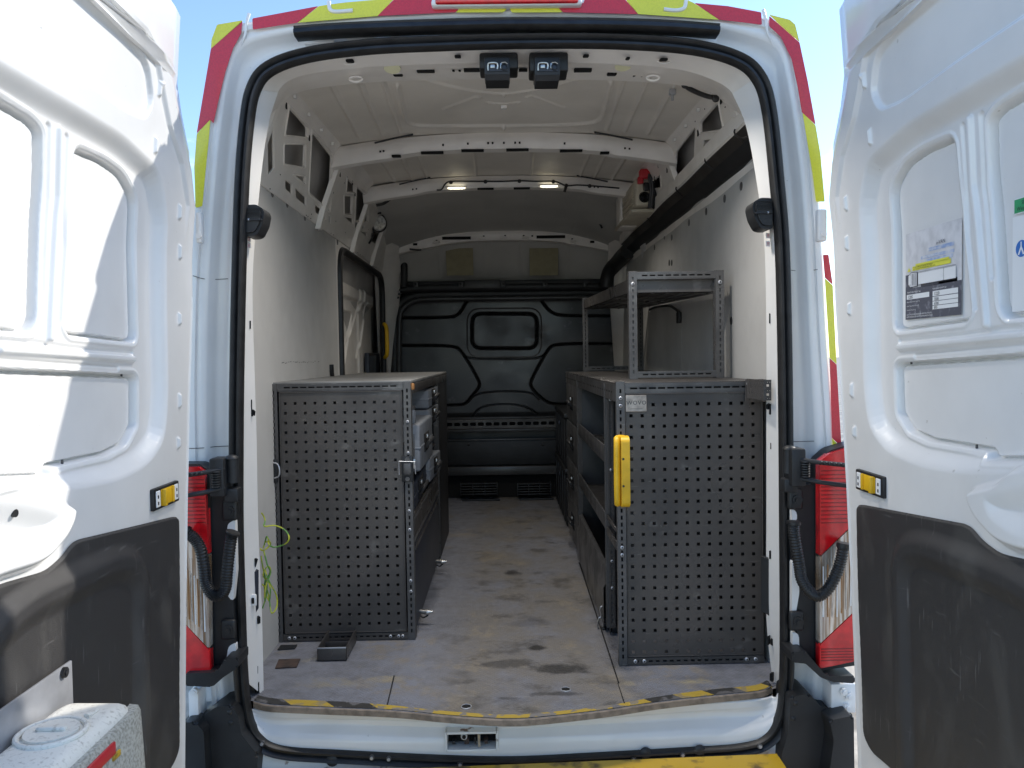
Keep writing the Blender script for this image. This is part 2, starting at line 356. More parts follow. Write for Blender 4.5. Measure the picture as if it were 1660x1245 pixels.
def textmesh(txt, size=1.0, align='LEFT', ext=0):
    cu = bpy.data.curves.new('tmp', 'FONT'); cu.body = txt; cu.size = size; cu.align_x = align; cu.resolution_u = 2; cu.extrude = ext
    o = bpy.data.objects.new('tmp', cu); me = bpy.data.meshes.new_from_object(o)
    bpy.data.objects.remove(o); bpy.data.curves.remove(cu); return me
def rect(x0, x1, y0, y1, r=0, n=4):
    if not r: return [(x0, y0), (x1, y0), (x1, y1), (x0, y1)]
    out = []
    for cx, cy, a in ((x1-r, y0+r, -90), (x1-r, y1-r, 0), (x0+r, y1-r, 90), (x0+r, y0+r, 180)):
        for k in range(n+1):
            t = math.radians(a+90*k/n); out.append((cx+r*math.cos(t), cy+r*math.sin(t)))
    return out
def circ(cx, cy, r, n=14): return [(cx+r*math.cos(2*math.pi*k/n), cy+r*math.sin(2*math.pi*k/n)) for k in range(n)]
def chaikin(P, it=2, closed=True):
    P = [tuple(p) for p in P]
    for _ in range(it):
        Q = [] if closed else [P[0]]
        for i in range(len(P) if closed else len(P)-1):
            a = np.array(P[i]); b = np.array(P[(i+1) % len(P)])
            Q += [tuple(a*.75+b*.25), tuple(a*.25+b*.75)]
        if not closed: Q.append(P[-1])
        P = Q
    return P
def rounded(P, r, n=4):
    """round polygon corners by radius-ish distance r"""
    out = []; N = len(P)
    for i in range(N):
        p = np.array(P[i], float); a = np.array(P[i-1], float)-p; b = np.array(P[(i+1) % N], float)-p
        la, lb = np.linalg.norm(a), np.linalg.norm(b); k = min(r, .45*la, .45*lb)
        A = p+a/la*k; B = p+b/lb*k
        for j in range(n+1):
            t = j/n; out.append(tuple((1-t)**2*A+2*t*(1-t)*p+t*t*B))
    return out
def cr(P, n):
    """open Catmull-Rom resample of points, n per span"""
    P = [Vector(p) for p in P]; out = []
    for i in range(len(P)-1):
        a = P[max(i-1, 0)]; b = P[i]; c = P[i+1]; d = P[min(i+2, len(P)-1)]
        for k in range(n):
            t = k/n; out.append(.5*((2*b)+(c-a)*t+(2*a-5*b+4*c-d)*t*t+(3*b-a-3*c+d)*t**3))
    out.append(P[-1].copy()); return out
def crc(P, n):
    P = [Vector(p) for p in P]; out = []; N = len(P)
    for i in range(N):
        a = P[i-1]; b = P[i]; c = P[(i+1) % N]; d = P[(i+2) % N]
        for k in range(n):
            t = k/n; out.append(.5*((2*b)+(c-a)*t+(2*a-5*b+4*c-d)*t*t+(3*b-a-3*c+d)*t**3))
    return out
def segd(A, B, pts, closed=False):
    d = np.full(A.shape, 1e9); N = len(pts)
    for i in range(N if closed else N-1):
        ax, ay = pts[i]; bx, by = pts[(i+1) % N]; dx, dy = bx-ax, by-ay; L = dx*dx+dy*dy+1e-12
        t = np.clip(((A-ax)*dx+(B-ay)*dy)/L, 0, 1); d = np.minimum(d, np.hypot(A-ax-t*dx, B-ay-t*dy))
    return d
def sdf(A, B, pts):
    d = segd(A, B, pts, True); ins = np.zeros(A.shape, bool); N = len(pts)
    for i in range(N):
        ax, ay = pts[i]; bx, by = pts[(i+1) % N]
        c = ((ay > B) != (by > B)); x = (bx-ax)*(B-ay)/((by-ay) if abs(by-ay) > 1e-12 else 1e-12)+ax
        ins ^= c & (A < x)
    return np.where(ins, -d, d)
def sm(x): x = np.clip(x, 0, 1); return x*x*(3-2*x)
def npgrid(name, X, Y, Z, mt, parent=None, label=None, facemask=None, flip=False, midx=None, mats=None):
    R, C = X.shape; V = np.stack([X, Y, Z], -1).reshape(-1, 3)
    I = np.arange(R*C).reshape(R, C); q = np.stack([I[:-1, :-1], I[:-1, 1:], I[1:, 1:], I[1:, :-1]], -1)
    if flip: q = q[..., ::-1]
    q = q.reshape(-1, 4)
    if facemask is not None: q = q[facemask.reshape(-1)]
    me = bpy.data.meshes.new(name); me.from_pydata(V.tolist(), [], q.tolist())
    for m in (mats or [mt]): me.materials.append(M[m])
    if midx is not None:
        mm = midx.reshape(-1); mm = mm[facemask.reshape(-1)] if facemask is not None else mm
        me.polygons.foreach_set('material_index', mm.astype(np.int32))
    return link(name, me, parent, label, True, 180)
# ================================================================== GROUND
mb = MB(); g = MB(); g.grid([[(x, y, -1.72) for x in np.linspace(-300, 300, 9)] for y in np.linspace(-300, 300, 9)], 'gravel')
o = g.obj('ground', smooth=False); o['kind'] = 'structure'

# ================================================================== VAN
van = thing('delivery_van', 'white high-roof van seen from behind, both rear doors open on its load area', 'van', (X0, 2.3, -1.72))
YR = 2.30
A = [(392,1100),(388,1000),(384,850),(384,700),(385,600),(388,450),(393,300),(401,200),(412,145),(438,112),(500,90),(600,77),(700,72),(830,68),(980,68),(1110,76),(1190,95),(1228,125),(1246,180),(1259,300),(1267,400),(1271,550),(1273,700),(1274,850),(1275,1000),(1274,1100),(1268,1160),(1245,1197),(1200,1213),(1100,1220),(960,1228),(830,1234),(700,1231),(560,1224),(460,1217),(420,1199),(400,1165)]
B = [(333,1100),(312,1000),(300,850),(295,700),(294,600),(298,450),(312,300),(326,180),(340,92),(360,40),(430,24),(560,6),(690,-6),(830,-10),(980,-8),(1110,0),(1215,17),(1285,36),(1303,90),(1326,225),(1338,370),(1348,550),(1360,700),(1366,850),(1366,1000),(1356,1100),(1350,1180),(1330,1240),(1240,1258),(1100,1262),(960,1266),(830,1268),(700,1266),(560,1262),(440,1262),(360,1245),(340,1180)]
A3 = [sp(p[0], p[1], Y=YR) for p in A]; B3 = [sp(p[0], p[1], Y=YR-.02) for p in B]
nA = 6
Ar = crc(A3, nA); Br = crc(B3, nA); NR = len(Ar)
prof = [(0, .0), (.05, .012), (.16, .034), (.30, .045), (.42, .040), (.52, .034), (.58, .014), (.63, .006), (.70, .004), (.78, .006), (.80, -.002), (.90, -.003), (.97, .002), (1.0, .012), (1.012, .045)]
rings = []
for t, dy in prof:
    rings.append([Vector((a.x+(b.x-a.x)*t, YR+dy, a.z+(b.z-a.z)*t)) for a, b in zip(Ar, Br)])
mb = MB(); mb.grid(rings, 'white', close_v=True)
rear = mb.obj('rear_frame', van, ang=60)
# outer skin of sides and roof going forward
cx, cz = X0, -.1
mb = MB(); outer = []
for y, k, dz in ((YR+.043, 1.001, 0), (YR+.09, 1.006, 0), (YR+.18, 1.014, .0), (3.2, 1.03, 0), (5.0, 1.04, .0), (5.9, 1.03, -.0), (6.3, .98, -.02)):
    outer.append([Vector((cx+(b.x-cx)*k*1.005, y, cz+(b.z-cz)*k)) for b in Br])
mb.grid(outer, 'white', close_v=True)
mb.add(outer[-1], [tuple(range(NR))], 'white')
mb.obj('body_shell', van, ang=50)

# door seal rubber
def sweep_band(path, profn, m, closed=True, cxz=(X0, 0)):
    N = len(path); P = []
    for n_, d_ in profn:
        row = []
        for i, p in enumerate(path):
            a = path[i-1] if closed or i else p; b = path[(i+1) % N] if closed or i < N-1 else p
            t = (b-a); t.y = 0; t.normalize(); nn = Vector((t.z, 0, -t.x))
            if nn.dot(Vector((p.x-cxz[0], 0, p.z-cxz[1]))) < 0: nn = -nn
            row.append(p+nn*n_+Vector((0, -d_, 0)))
        P.append(row)
    m_ = MB(); m_.grid(P, m, close_v=closed); return m_
seal = sweep_band(Ar, [(-.017, -.012), (-.018, .014), (-.012, .022), (-.005, .021), (-.001, .008), (.003, .010), (.007, .024), (.013, .027), (.0175, .020), (.018, -.015)], 'rubber')
seal.obj('door_seal', van, ang=50)

# rain gutter rubber above the opening
pt = [sp(x, y, Y=YR-.025) for x, y in ((478,52),(560,46),(700,41),(830,38),(980,39),(1080,42),(1165,48))]
P = cr(pt, 6)
gb = sweep_band(P, [(-.016, -.03), (-.017, .012), (-.010, .022), (0, .020), (.006, .012), (.012, .014), (.016, .006), (.016, -.03)], 'rubber', closed=False)
gb.obj('roof_edge_rubber', van, ang=50)
# embossed pads in the gutter channel
for i, x in enumerate((515, 585, 655, 725, 795, 865, 935, 1005, 1075, 1140)):
    yb = 68 + ((x-830)/350)**2*7
    c0 = sp(x, yb-9, Y=YR+.006); m_ = MB(); m_.box(c0.x-.045, c0.x+.045, YR+.018, YR+.055, c0.z-.006, c0.z+.010, 'white', .004)
    m_.obj('gutter_pad', van)

# ---- reflective tape: polygons on the outer face, 2 mm thick
def tape(px, m, name, r=0, Y=None):
    Y = Y or YR-.0055
    poly = [(v.x, v.z) for v in (sp(x, y, Y=Y) for x, y in px)]
    if r: poly = rounded(poly, r)
    me = plate(poly, [], .0015)
    m_ = MB(); m_.mesh_in(me, m, Matrix(((1, 0, 0, 0), (0, 0, -1, Y), (0, 1, 0, 0), (0, 0, 0, 1))))
    bpy.data.meshes.remove(me)
    return m_.obj(name, van, smooth=False)
tape([(352,40),(393,33),(392,36),(342,79),(343,64)], 'tape_y', 'yellow_tape_corner', .004)
tape([(393,34),(391,54),(378,78),(366,115),(356,155),(346,200),(341,194),(319,216),(342,79)], 'tape_r', 'red_tape_strip', .003)
tape([(341,194),(338,230),(333,280),(328,334),(317,337),(315,270),(319,217)], 'tape_y', 'yellow_tape_strip', .004)
tape([(409,30),(516,10),(482,37),(410,48)], 'tape_r', 'red_tape_strip', .004)
tape([(517,10),(536,7),(560,4),(640,-3),(612,26),(483,37)], 'tape_y', 'yellow_tape_strip', .001)
tape([(641,-3),(700,-8),(700,5),(740,8),(749,9),(738,20),(612,26)], 'tape_r', 'red_tape_strip', .001)
tape([(750,9),(817,7),(822,14),(816,20),(739,20.5)], 'tape_y', 'yellow_tape_strip', .004)
tape([(830,7),(899,7),(912,20),(830,20.5),(826,14)], 'tape_y', 'yellow_tape_strip', .004)
tape([(900,7),(946,5),(950,-8),(1007,-8),(1034,23),(913,20)], 'tape_r', 'red_tape_strip', .001)
tape([(1008,-8),(1060,-6),(1110,-2),(1125,5),(1165,32),(1035,23)], 'tape_y', 'yellow_tape_strip', .001)
tape([(1126,5),(1180,10),(1234,20),(1235,40),(1166,32)], 'tape_r', 'red_tape_strip', .004)
tape([(1248,24),(1280,32),(1289,40),(1296,68),(1248,25)], 'tape_y', 'yellow_tape_corner', .003)
tape([(1247,26),(1296,69),(1309,130),(1322,202),(1300,182),(1293,140),(1283,95),(1266,60),(1247,42)], 'tape_r', 'red_tape_strip', .003)
tape([(1301,183),(1322,203),(1330,250),(1337,327),(1323,327),(1317,280)], 'tape_y', 'yellow_tape_strip', .004)
# pieces further down the right flank of the body
tape([(1334,413),(1343,413),(1350,462),(1337,450)], 'tape_r', 'red_tape_strip', .003)
tape([(1337,451),(1350,463),(1356,590),(1345,580)], 'tape_y', 'yellow_tape_strip', .001)
tape([(1345,581),(1356,591),(1364,725),(1349,710)], 'tape_r', 'red_tape_strip', .001)
tape([(1349,711),(1362,724),(1360,728),(1350,724)], 'tape_y', 'yellow_tape_strip', .001)
# raised J beads of the roof skin
for pts in ([(533,2),(535,15),(545,19),(572,17)], [(1112,1),(1109,13),(1095,17),(1076,15)]):
    m_ = MB(); m_.tube(cr([sp(x, y, Y=YR-.006) for x, y in pts], 5), .006, 'white', 8); m_.obj('roof_bead', van)
for x, y, s in ((400, 36, 1), (1241, 30, -1)):
    m_ = MB(); m_.tube(cr([sp(x+4*s, y-14, Y=YR-.004), sp(x, y, Y=YR-.006), sp(x-3*s, y+22, Y=YR-.002), sp(x-12*s, y+44, Y=YR+.014)], 5), lambda i: .0055-.0002*i, 'white', 8); m_.obj('corner_bead', van)
# high-level brake light
c0 = sp(705, 5, Y=2.262); c1 = sp(938, -9, Y=2.262)
m_ = MB(); m_.box(c0.x, c1.x, 2.262, 2.31, c0.z, c1.z+.0, 'lens_r', .006); m_.obj('high_brake_light', van)
m_ = MB(); m_.box(c0.x-.012, c1.x+.012, 2.270, 2.33, c0.z-.004, c1.z+.0, 'white', .010, 3); m_.obj('brake_light_housing', van)
# hinge cover plates
for (xa, ya, xb, yb) in ((319, 345, 330, 395), (1323, 340, 1338, 392)):
    a = sp(xa, ya, Y=2.25); b = sp(xb, yb, Y=2.25)
    m_ = MB(); m_.box(a.x, b.x, 2.235, 2.262, b.z, a.z, 'white', .006); m_.cyl(((a.x+b.x)/2+.002, 2.237, b.z+.02), ((a.x+b.x)/2+.002, 2.23, b.z+.02), .008, 'white', 12)
    m_.obj('hinge_plate', van)

for pts in ([(313,447),(330,452),(350,453),(370,452)], [(306,727),(330,726),(350,724),(372,723)], [(1282,438),(1300,440),(1325,437)], [(1284,716),(1320,715),(1345,713)]):
    Yf = [.026, .040, .050, .050]; n_ = len(pts); m_ = MB(); P = []
    for k, (x, y) in enumerate(pts):
        v = sp(x, y, Y=2.3); best = min(((Vector((v.x*q.y/2.3, 0, v.z*q.y/2.3))-Vector((q.x, 0, q.z))).length, q) for ring in rings for q in ring)[1]
        P.append(Vector((v.x*best.y/2.3, best.y-.0015, v.z*best.y/2.3)))
    m_.tube(cr(P, 4), .0011, 'steel_l', 5); m_.obj('panel_seam', van)
# ---- door jamb (reveal) from the seal inwards
C = [(427,1128),(424,1000),(418,850),(415,700),(412,600),(409,450),(421,300),(434,205),(450,150),(474,128),(520,117),(610,108),(700,104),(830,101),(980,103),(1090,111),(1152,128),(1188,152),(1210,205),(1228,300),(1240,400),(1243,550),(1243,700),(1243,850),(1243,1000),(1254,1110)]
D = [(440,1128),(436,1000),(432,850),(430,700),(429,600),(430,450),(436,300),(447,205),(458,168),(478,152),(520,142),(610,133),(700,130),(830,128),(980,130),(1090,137),(1148,148),(1176,168),(1196,215),(1214,300),(1226,400),(1229,550),(1229,700),(1229,850),(1229,1000),(1238,1110)]
Ao = [sp(p[0], p[1], Y=YR) for p in A[:26]]
Co = [sp(p[0], p[1], Y=2.42) for p in C]
Do = [sp(p[0], p[1], Y=2.60) for p in D]
for k in range(len(Do)):   # keep side returns shallow
    if k < 8 or k > 17: Do[k] = Vector((Co[k].x-(.045 if k < 8 else -.045), 2.47, Co[k].z))
mbj = MB(); a_, c_, d_ = cr(Ao, 6), cr(Co, 6), cr(Do, 6)
mid = [x.lerp(y, .15) for x, y in zip(a_, c_)]; m2 = [x.lerp(y, .85) for x, y in zip(c_, d_)]
lip = [x+Vector((0, .01, .03 if 7*6 < i < 18*6 else 0)) for i, x in enumerate(d_)]
mbj.grid([a_, mid, c_, c_, m2, d_, lip], 'inner')
mbj.obj('door_jamb', van, ang=35)
# side jamb faces are white painted: thin skins over the lower reveal
def skin(idx, name):
    a = [Ao[i] for i in idx]; c = [Co[i] for i in idx]
    a = cr(a, 6); c = cr(c, 6); s = 1 if a[0].x < X0 else -1
    P = [[p+Vector((.002*s, -.001, 0)) for p in a], [p.lerp(q, .2)+Vector((.0025*s, 0, 0)) for p, q in zip(a, c)], [p+Vector((.002*s, -.002, 0)) for p in c], [p+Vector((-.006*s, .004, 0)) for p in c]]
    m_ = MB(); m_.grid(P, 'white'); m_.obj(name, van, ang=35)
skin(range(0, 9), 'pillar_face'); skin(range(17, 26), 'pillar_face')

# slots and holes in the pillar faces (dark inlays, a real depth behind a rim)
def inlay(pxs, Y=2.385, m='black', name='pillar_slot', dx=0):
    P = [sp(x, y, Y=Y) for x, y in pxs]
    s = 1 if P[0].x < X0 else -1
    m_ = MB(); m_.prism([p+Vector((.0045*s+dx, 0, 0)) for p in P], (-.01*s, .012, 0), m); return m_.obj(name, van, smooth=False)
for q in ([(403,520),(404.5,520),(404.5,533),(403,533)], [(405,648),(406.5,648),(406.5,668),(405,668)], [(405,665),(408,665),(408,675),(405,675)], [(409,664),(412,667),(411,674),(409,672)],
          [(402,718),(404.5,718),(404.5,732),(402,732)], [(405,1062),(409,1062),(409,1075),(405,1075)], [(412,1080),(416,1080),(416,1092),(412,1092)], [(414,1110),(418,1106),(418,1122),(414,1124)], [(411,906),(416,906),(414,914),(412,920)],
          [(416,1000),(420,1000),(420,1010),(416,1012)], [(1249,655),(1252,655),(1252,672),(1249,672)], [(1244,656),(1247,654),(1247,664),(1244,663)], [(1249,893),(1252,893),(1252,906),(1249,906)],
          [(1251,1036),(1255,1036),(1255,1047),(1251,1045)], [(1250,1092),(1254,1092),(1254,1106),(1250,1103)], [(1246,1032),(1248,1032),(1248,1046),(1246,1046)], [(1249,508),(1250.5,508),(1250.5,524),(1249,524)], [(400,310),(405,309),(405,317),(400,318)], [(1251,718),(1254,718),(1254,728),(1251,728)]):
    inlay(q)
# left lock opening with its striker
inlay([(406,930),(417,924),(417,986),(407,1001)], m='navy', name='lock_opening')
m_ = MB(); p = sp(411, 973, Y=2.37); m_.box(p.x-.008, p.x+.010, 2.362, 2.375, p.z-.018, p.z+.02, 'white', .005); m_.box(p.x-.003, p.x+.005, 2.358, 2.366, p.z-.008, p.z+.01, 'black', .002); m_.obj('lock_striker', van)
# right black pad
P = [sp(x, y, Y=2.40) for x, y in ((1240,902),(1258,908),(1261,925),(1261,1003),(1240,990))]
m_ = MB(); m_.prism([p+Vector((-.012, 0, 0)) for p in P], (.012, .006, 0), 'dark'); m_.obj('pillar_pad', van, smooth=False)
for x, y in ((401, 388), (401, 398), (1247, 382), (1247, 395)):
    p = sp(x, y, Y=2.36); s = 1 if p.x < 0 else -1
    m_ = MB(); m_.box(p.x-.006+.004*s, p.x+.006+.004*s, p.y-.001, p.y+.001, p.z-.008, p.z+.008, 'stick_w', 0); 
    for k in range(3): m_.box(p.x-.004+.004*s, p.x+.004+.004*s, p.y-.0016, p.y-.0008, p.z-.005+.004*k, p.z-.0035+.004*k, 'red', 0)
    m_.obj('pillar_label', van, smooth=False)
# black door buffers on the pillars
for s, (x, y) in ((1, (418, 360)), (-1, (1230, 349))):
    c = sp(x, y, Y=2.34)
    outl = [(-.030, .044), (.006, .046), (.026, .034), (.031, .020), (.024, -.012), (.008, -.042), (-.006, -.047), (-.030, -.047)]
    P = [Vector((c.x+s*u, 2.305, c.z+v)) for u, v in rounded(outl, .008)]
    m_ = MB(); m_.prism(P, (0, .07, 0), 'dark')
    P2 = [Vector((c.x+s*u*.8-.002*s, 2.296, c.z+v*.8)) for u, v in rounded(outl, .008)]; m_.prism(P2, (0, .012, 0), 'dark')
    for k in range(7): m_.box(min(c.x-s*.026, c.x+s*.024), max(c.x-s*.026, c.x+s*.024), 2.2925, 2.298, c.z+.010+k*.0038, c.z+.0118+k*.0038, 'dark', .0005)
    m_.box(min(c.x-s*.026, c.x+s*.026), max(c.x-s*.026, c.x+s*.026), 2.290, 2.30, c.z-.004, c.z+.001, 'dark', .001)
    m_.dome((c.x-s*.012, 2.292, c.z-.001), .004, 'alu'); m_.obj('door_buffer', van, ang=30)

# ---- header beam holes and pads (inner roof edge)
def on_header(x, y, w_, h_, name='header_hole', m='black', r=.3):
    t = (y-104)/26.
    Y = 2.42+.18*max(0, min(1, t)) if y > 104 else 2.36
    c = sp(x, y, Y=Y); m_ = MB(); a = w_/F*Y/2; b = h_/F*Y/2
    P = rounded([(-a, -b), (a, -b), (a, b), (-a, b)], min(a, b)*r*2)
    m_.prism([Vector((c.x+u, c.y-.006, c.z+v-.004)) for u, v in P], (0, .02, .004), m); m_.obj(name, van, smooth=False)
for q in ((637,131,0,0),):
    pass
HH = [(567,97,12,5,1),(742,90,10,4,1),(950,89,9,4,1),(1018,93,6,4,1),(1076,95,12,4,1),(548,121,9,4,1),(577,125,9,4,1),(645,119,15,6,1),(690,113,28,6,.2),(735,113,4,2,1),(745,113,4,2,1),(765,112,26,5,.2),(848,112,14,4,.2),(945,112,28,6,.2),(992,118,15,6,1),(1058,123,12,5,1),(1040,122,4,3,1),(1028,121,4,3,1),(520,135,4,3,1),(500,137,5,3,1),(469,144,17,7,.2),(1168,140,17,7,.2),(1120,133,5,3,1),(1148,137,5,3,1),(610,122,4,3,1)]
for x, y, a, b, r in HH: on_header(x, y, a, b, r=r)
for x, y in ((567, 99), (1076, 97), (577, 127), (1058, 125)):
    c = sp(x, y, Y=2.39 if y < 104 else 2.5); m_ = MB(); m_.tube([c+Vector((.02*math.cos(t), -.004+.002*math.sin(t), .009*math.sin(t)-.004)) for t in np.linspace(0, 2*math.pi, 25)[:-1]], .0035, 'inner', 6, closed=True); m_.obj('header_boss', van)
# rear interior lamps in the header
for x, y in ((636, 110), (1010, 106)):
    c = sp(x, y, Y=2.44); m_ = MB(); m_.tube([c+Vector((0, 0, .004)), c+Vector((0, -.002, -.004))], lambda i: .026, 'lamp2', 20); o_ = m_.obj('rear_load_lamp', van)
# two black latch receivers hanging from the header
for (xa, ya, xb, yb, xc, yc, xd, yd) in ((777, 87, 840, 112, 785, 94, 827, 129), (858, 86, 921, 116, 866, 94, 908, 130)):
    a = sp(xa, ya, Y=2.36); b = sp(xb, yb, Y=2.36); m_ = MB()
    m_.box(a.x, b.x, 2.352, 2.44, b.z, a.z, 'dark', .006, 2)
    a = sp(xc, yc, Y=2.33); b = sp(xd, yd, Y=2.33)
    m_.box(a.x, b.x, 2.322, 2.41, b.z+.012, a.z, 'dark', .004, 2)
    m_.prism([Vector(q) for q in ((a.x+.001, 2.323, b.z+.014), (b.x-.001, 2.323, b.z+.014), (b.x-.003, 2.335, b.z), (a.x+.003, 2.335, b.z))], (0, .07, 0), 'dark')
    rc = m_.obj('latch_receiver', van)
    m_ = MB(); u = (b.x-a.x)/42; z = a.z
    m_.box(a.x+4*u, b.x-3*u, 2.319, 2.324, z-24*u, z-10*u, 'navy', .001)
    m_.tube(cr([(a.x+6*u, 2.317, z-23*u), (a.x+6*u, 2.315, z-14*u), (a.x+9*u, 2.314, z-11.5*u), (a.x+19*u, 2.314, z-11.5*u), (a.x+22*u, 2.316, z-15*u), (a.x+21*u, 2.317, z-21*u)], 4), .0026, 'chrome', 8)
    m_.box(a.x+10*u, a.x+17*u, 2.3165, 2.320, z-19*u, z-13*u, 'chrome', .001)
    m_.tube([(a.x+33*u+5*u*math.cos(t), 2.316, z-17*u+5*u*math.sin(t)) for t in np.linspace(0, 2*math.pi, 17)[:-1]], .0022, 'dark', 8, closed=True)
    m_.box(a.x+26*u, a.x+29*u, 2.316, 2.32, z-20*u, z-11*u, 'chrome', .001)
    m_.tube([(a.x+28*u, 2.3155, z-11*u), (a.x+34*u, 2.314, z-10.5*u), (a.x+38*u, 2.3155, z-13*u)], .0015, 'chrome', 6)
    m_.obj('latch', rc)

# ================================================================== INTERIOR
WL, WR = -.85, .89               # inner wall planes
def yz_plate(name, X, outer, holes, th, m, parent=van, lean=None, bev=0, label=None):
    me = plate(outer, holes, th, bev)
    mm = MB(); mm.mesh_in(me, m, Matrix(((0, 0, 1, X), (1, 0, 0, 0), (0, 1, 0, 0), (0, 0, 0, 1)))); bpy.data.meshes.remove(me)
    if lean:
        for v in mm.bm.verts: v.co.x += lean(v.co.z, v.co.y)
    return mm.obj(name, parent, label, ang=30)
ZP = .64                          # top of lining
# linings
for X, s, y0, y1, nm in ((WL, 1, 2.44, 3.97, 'wall_lining'), (WR, -1, 2.44, 3.80, 'wall_lining'), (WR, -1, 3.805, 5.70, 'wall_lining')):
    ZP = .64 if s > 0 else .685
    yz_plate(nm, X, [(y0, -1.045), (y1, -1.045), (y1, ZP), (y0, ZP)], [], .006, 'lining')
# lining fixings
for X, s, lst in ((WL, 1, [(440,313),(464,330),(493,352),(517,369),(546,392)]), (WR, -1, [(1203,302),(1176,322),(1146,343),(1118,361),(1078,384),(1090,385),(1062,401),(1090,426),(1086,426),(1187,520)])):
    for x, y in lst:
        p = sp(x, y, X=X); m_ = MB(); m_.cyl((X+.0045*s, p.y, p.z), (X-.002*s, p.y, p.z), .016, 'steel_l', 14); m_.obj('lining_fixing', van)
# scuffs on the left lining: a shallow scored line
m_ = MB()
for k in range(24):
    p = sp(458+rng.normal(0, 1)+k*2.6, 588+rng.normal(0, .8)-k*.1, X=WL+.004); l_ = rng.uniform(.004, .02)
    m_.box(WL+.0025, WL+.0036, p.y-l_/2, p.y+l_/2, p.z-.0012, p.z+.0010, 'dark', 0)
m_.obj('scuff_mark', van, smooth=False)
# outer skin seen from inside
for s, X in ((1, -.95), (-1, .99)):
    n1, n2 = 60, 24; yy, zz = np.meshgrid(np.linspace(2.50, 5.72, n1), np.linspace(-1.1, 1.02, n2))
    xx = X+s*(.008*np.sin(yy*4)+.17*np.clip((zz-.2)/.8, 0, 1)**1.6)
    npgrid('side_skin', xx, yy, zz, 'skin_in', van, flip=s < 0)
# upper side frames with pressed cut-outs
def YZ(lst, X): return [(v.y, v.z) for v in (sp(x, y, X=X) for x, y in lst)]
XF = -.80
def YZL(lst):
    out=[]
    for x,y in lst:
        X=XF
        for _ in range(6): v=sp(x,y,X=X); X=XF+lean(v.z,v.y)
        out.append((v.y,v.z))
    return out
lean = lambda z, y: -.045+.125*min(1.1,max(0, (z-.625)/.335))
hp = [[(470,177),(495,205),(495,221),(463,217)], [(461,236),(491,236),(490,269),(461,264)], [(475,284),(492,286),(492,298)], [(507,220),(535,256),(531,334),(502,308)],
      [(462,293),(471,299),(471,313),(462,306)], [(479,307),(493,319),(493,331),(480,321)], [(511,333),(520,340),(520,351),(511,344)], [(524,342),(527,344),(527,356),(524,353)], [(532,350),(535,352),(535,362),(532,360)],
      [(563,292),(572,300),(572,310),(562,309)], [(558,321),(568,321),(567,344),(558,343)], [(579,310),(593,319),(593,353),(577,352)], [(576,361),(588,362),(588,370),(576,369)], [(583,375),(593,377),(593,383)], [(602,379),(614,379),(614,398),(602,390)], [(432,196),(441,184),(442,262),(434,272)], [(558,352),(570,354),(570,362)]]
def grow(h, k):
    cx_ = sum(p[0] for p in h)/len(h); cy_ = sum(p[1] for p in h)/len(h); return [(cx_+(p[0]-cx_)*k, cy_+(p[1]-cy_)*k) for p in h]
holes = [rounded(YZL(grow(h, 1.14 if i < 4 else 1.3)), .014 if i < 4 or i == 11 else .008) for i, h in enumerate(hp)]
ZT = .955
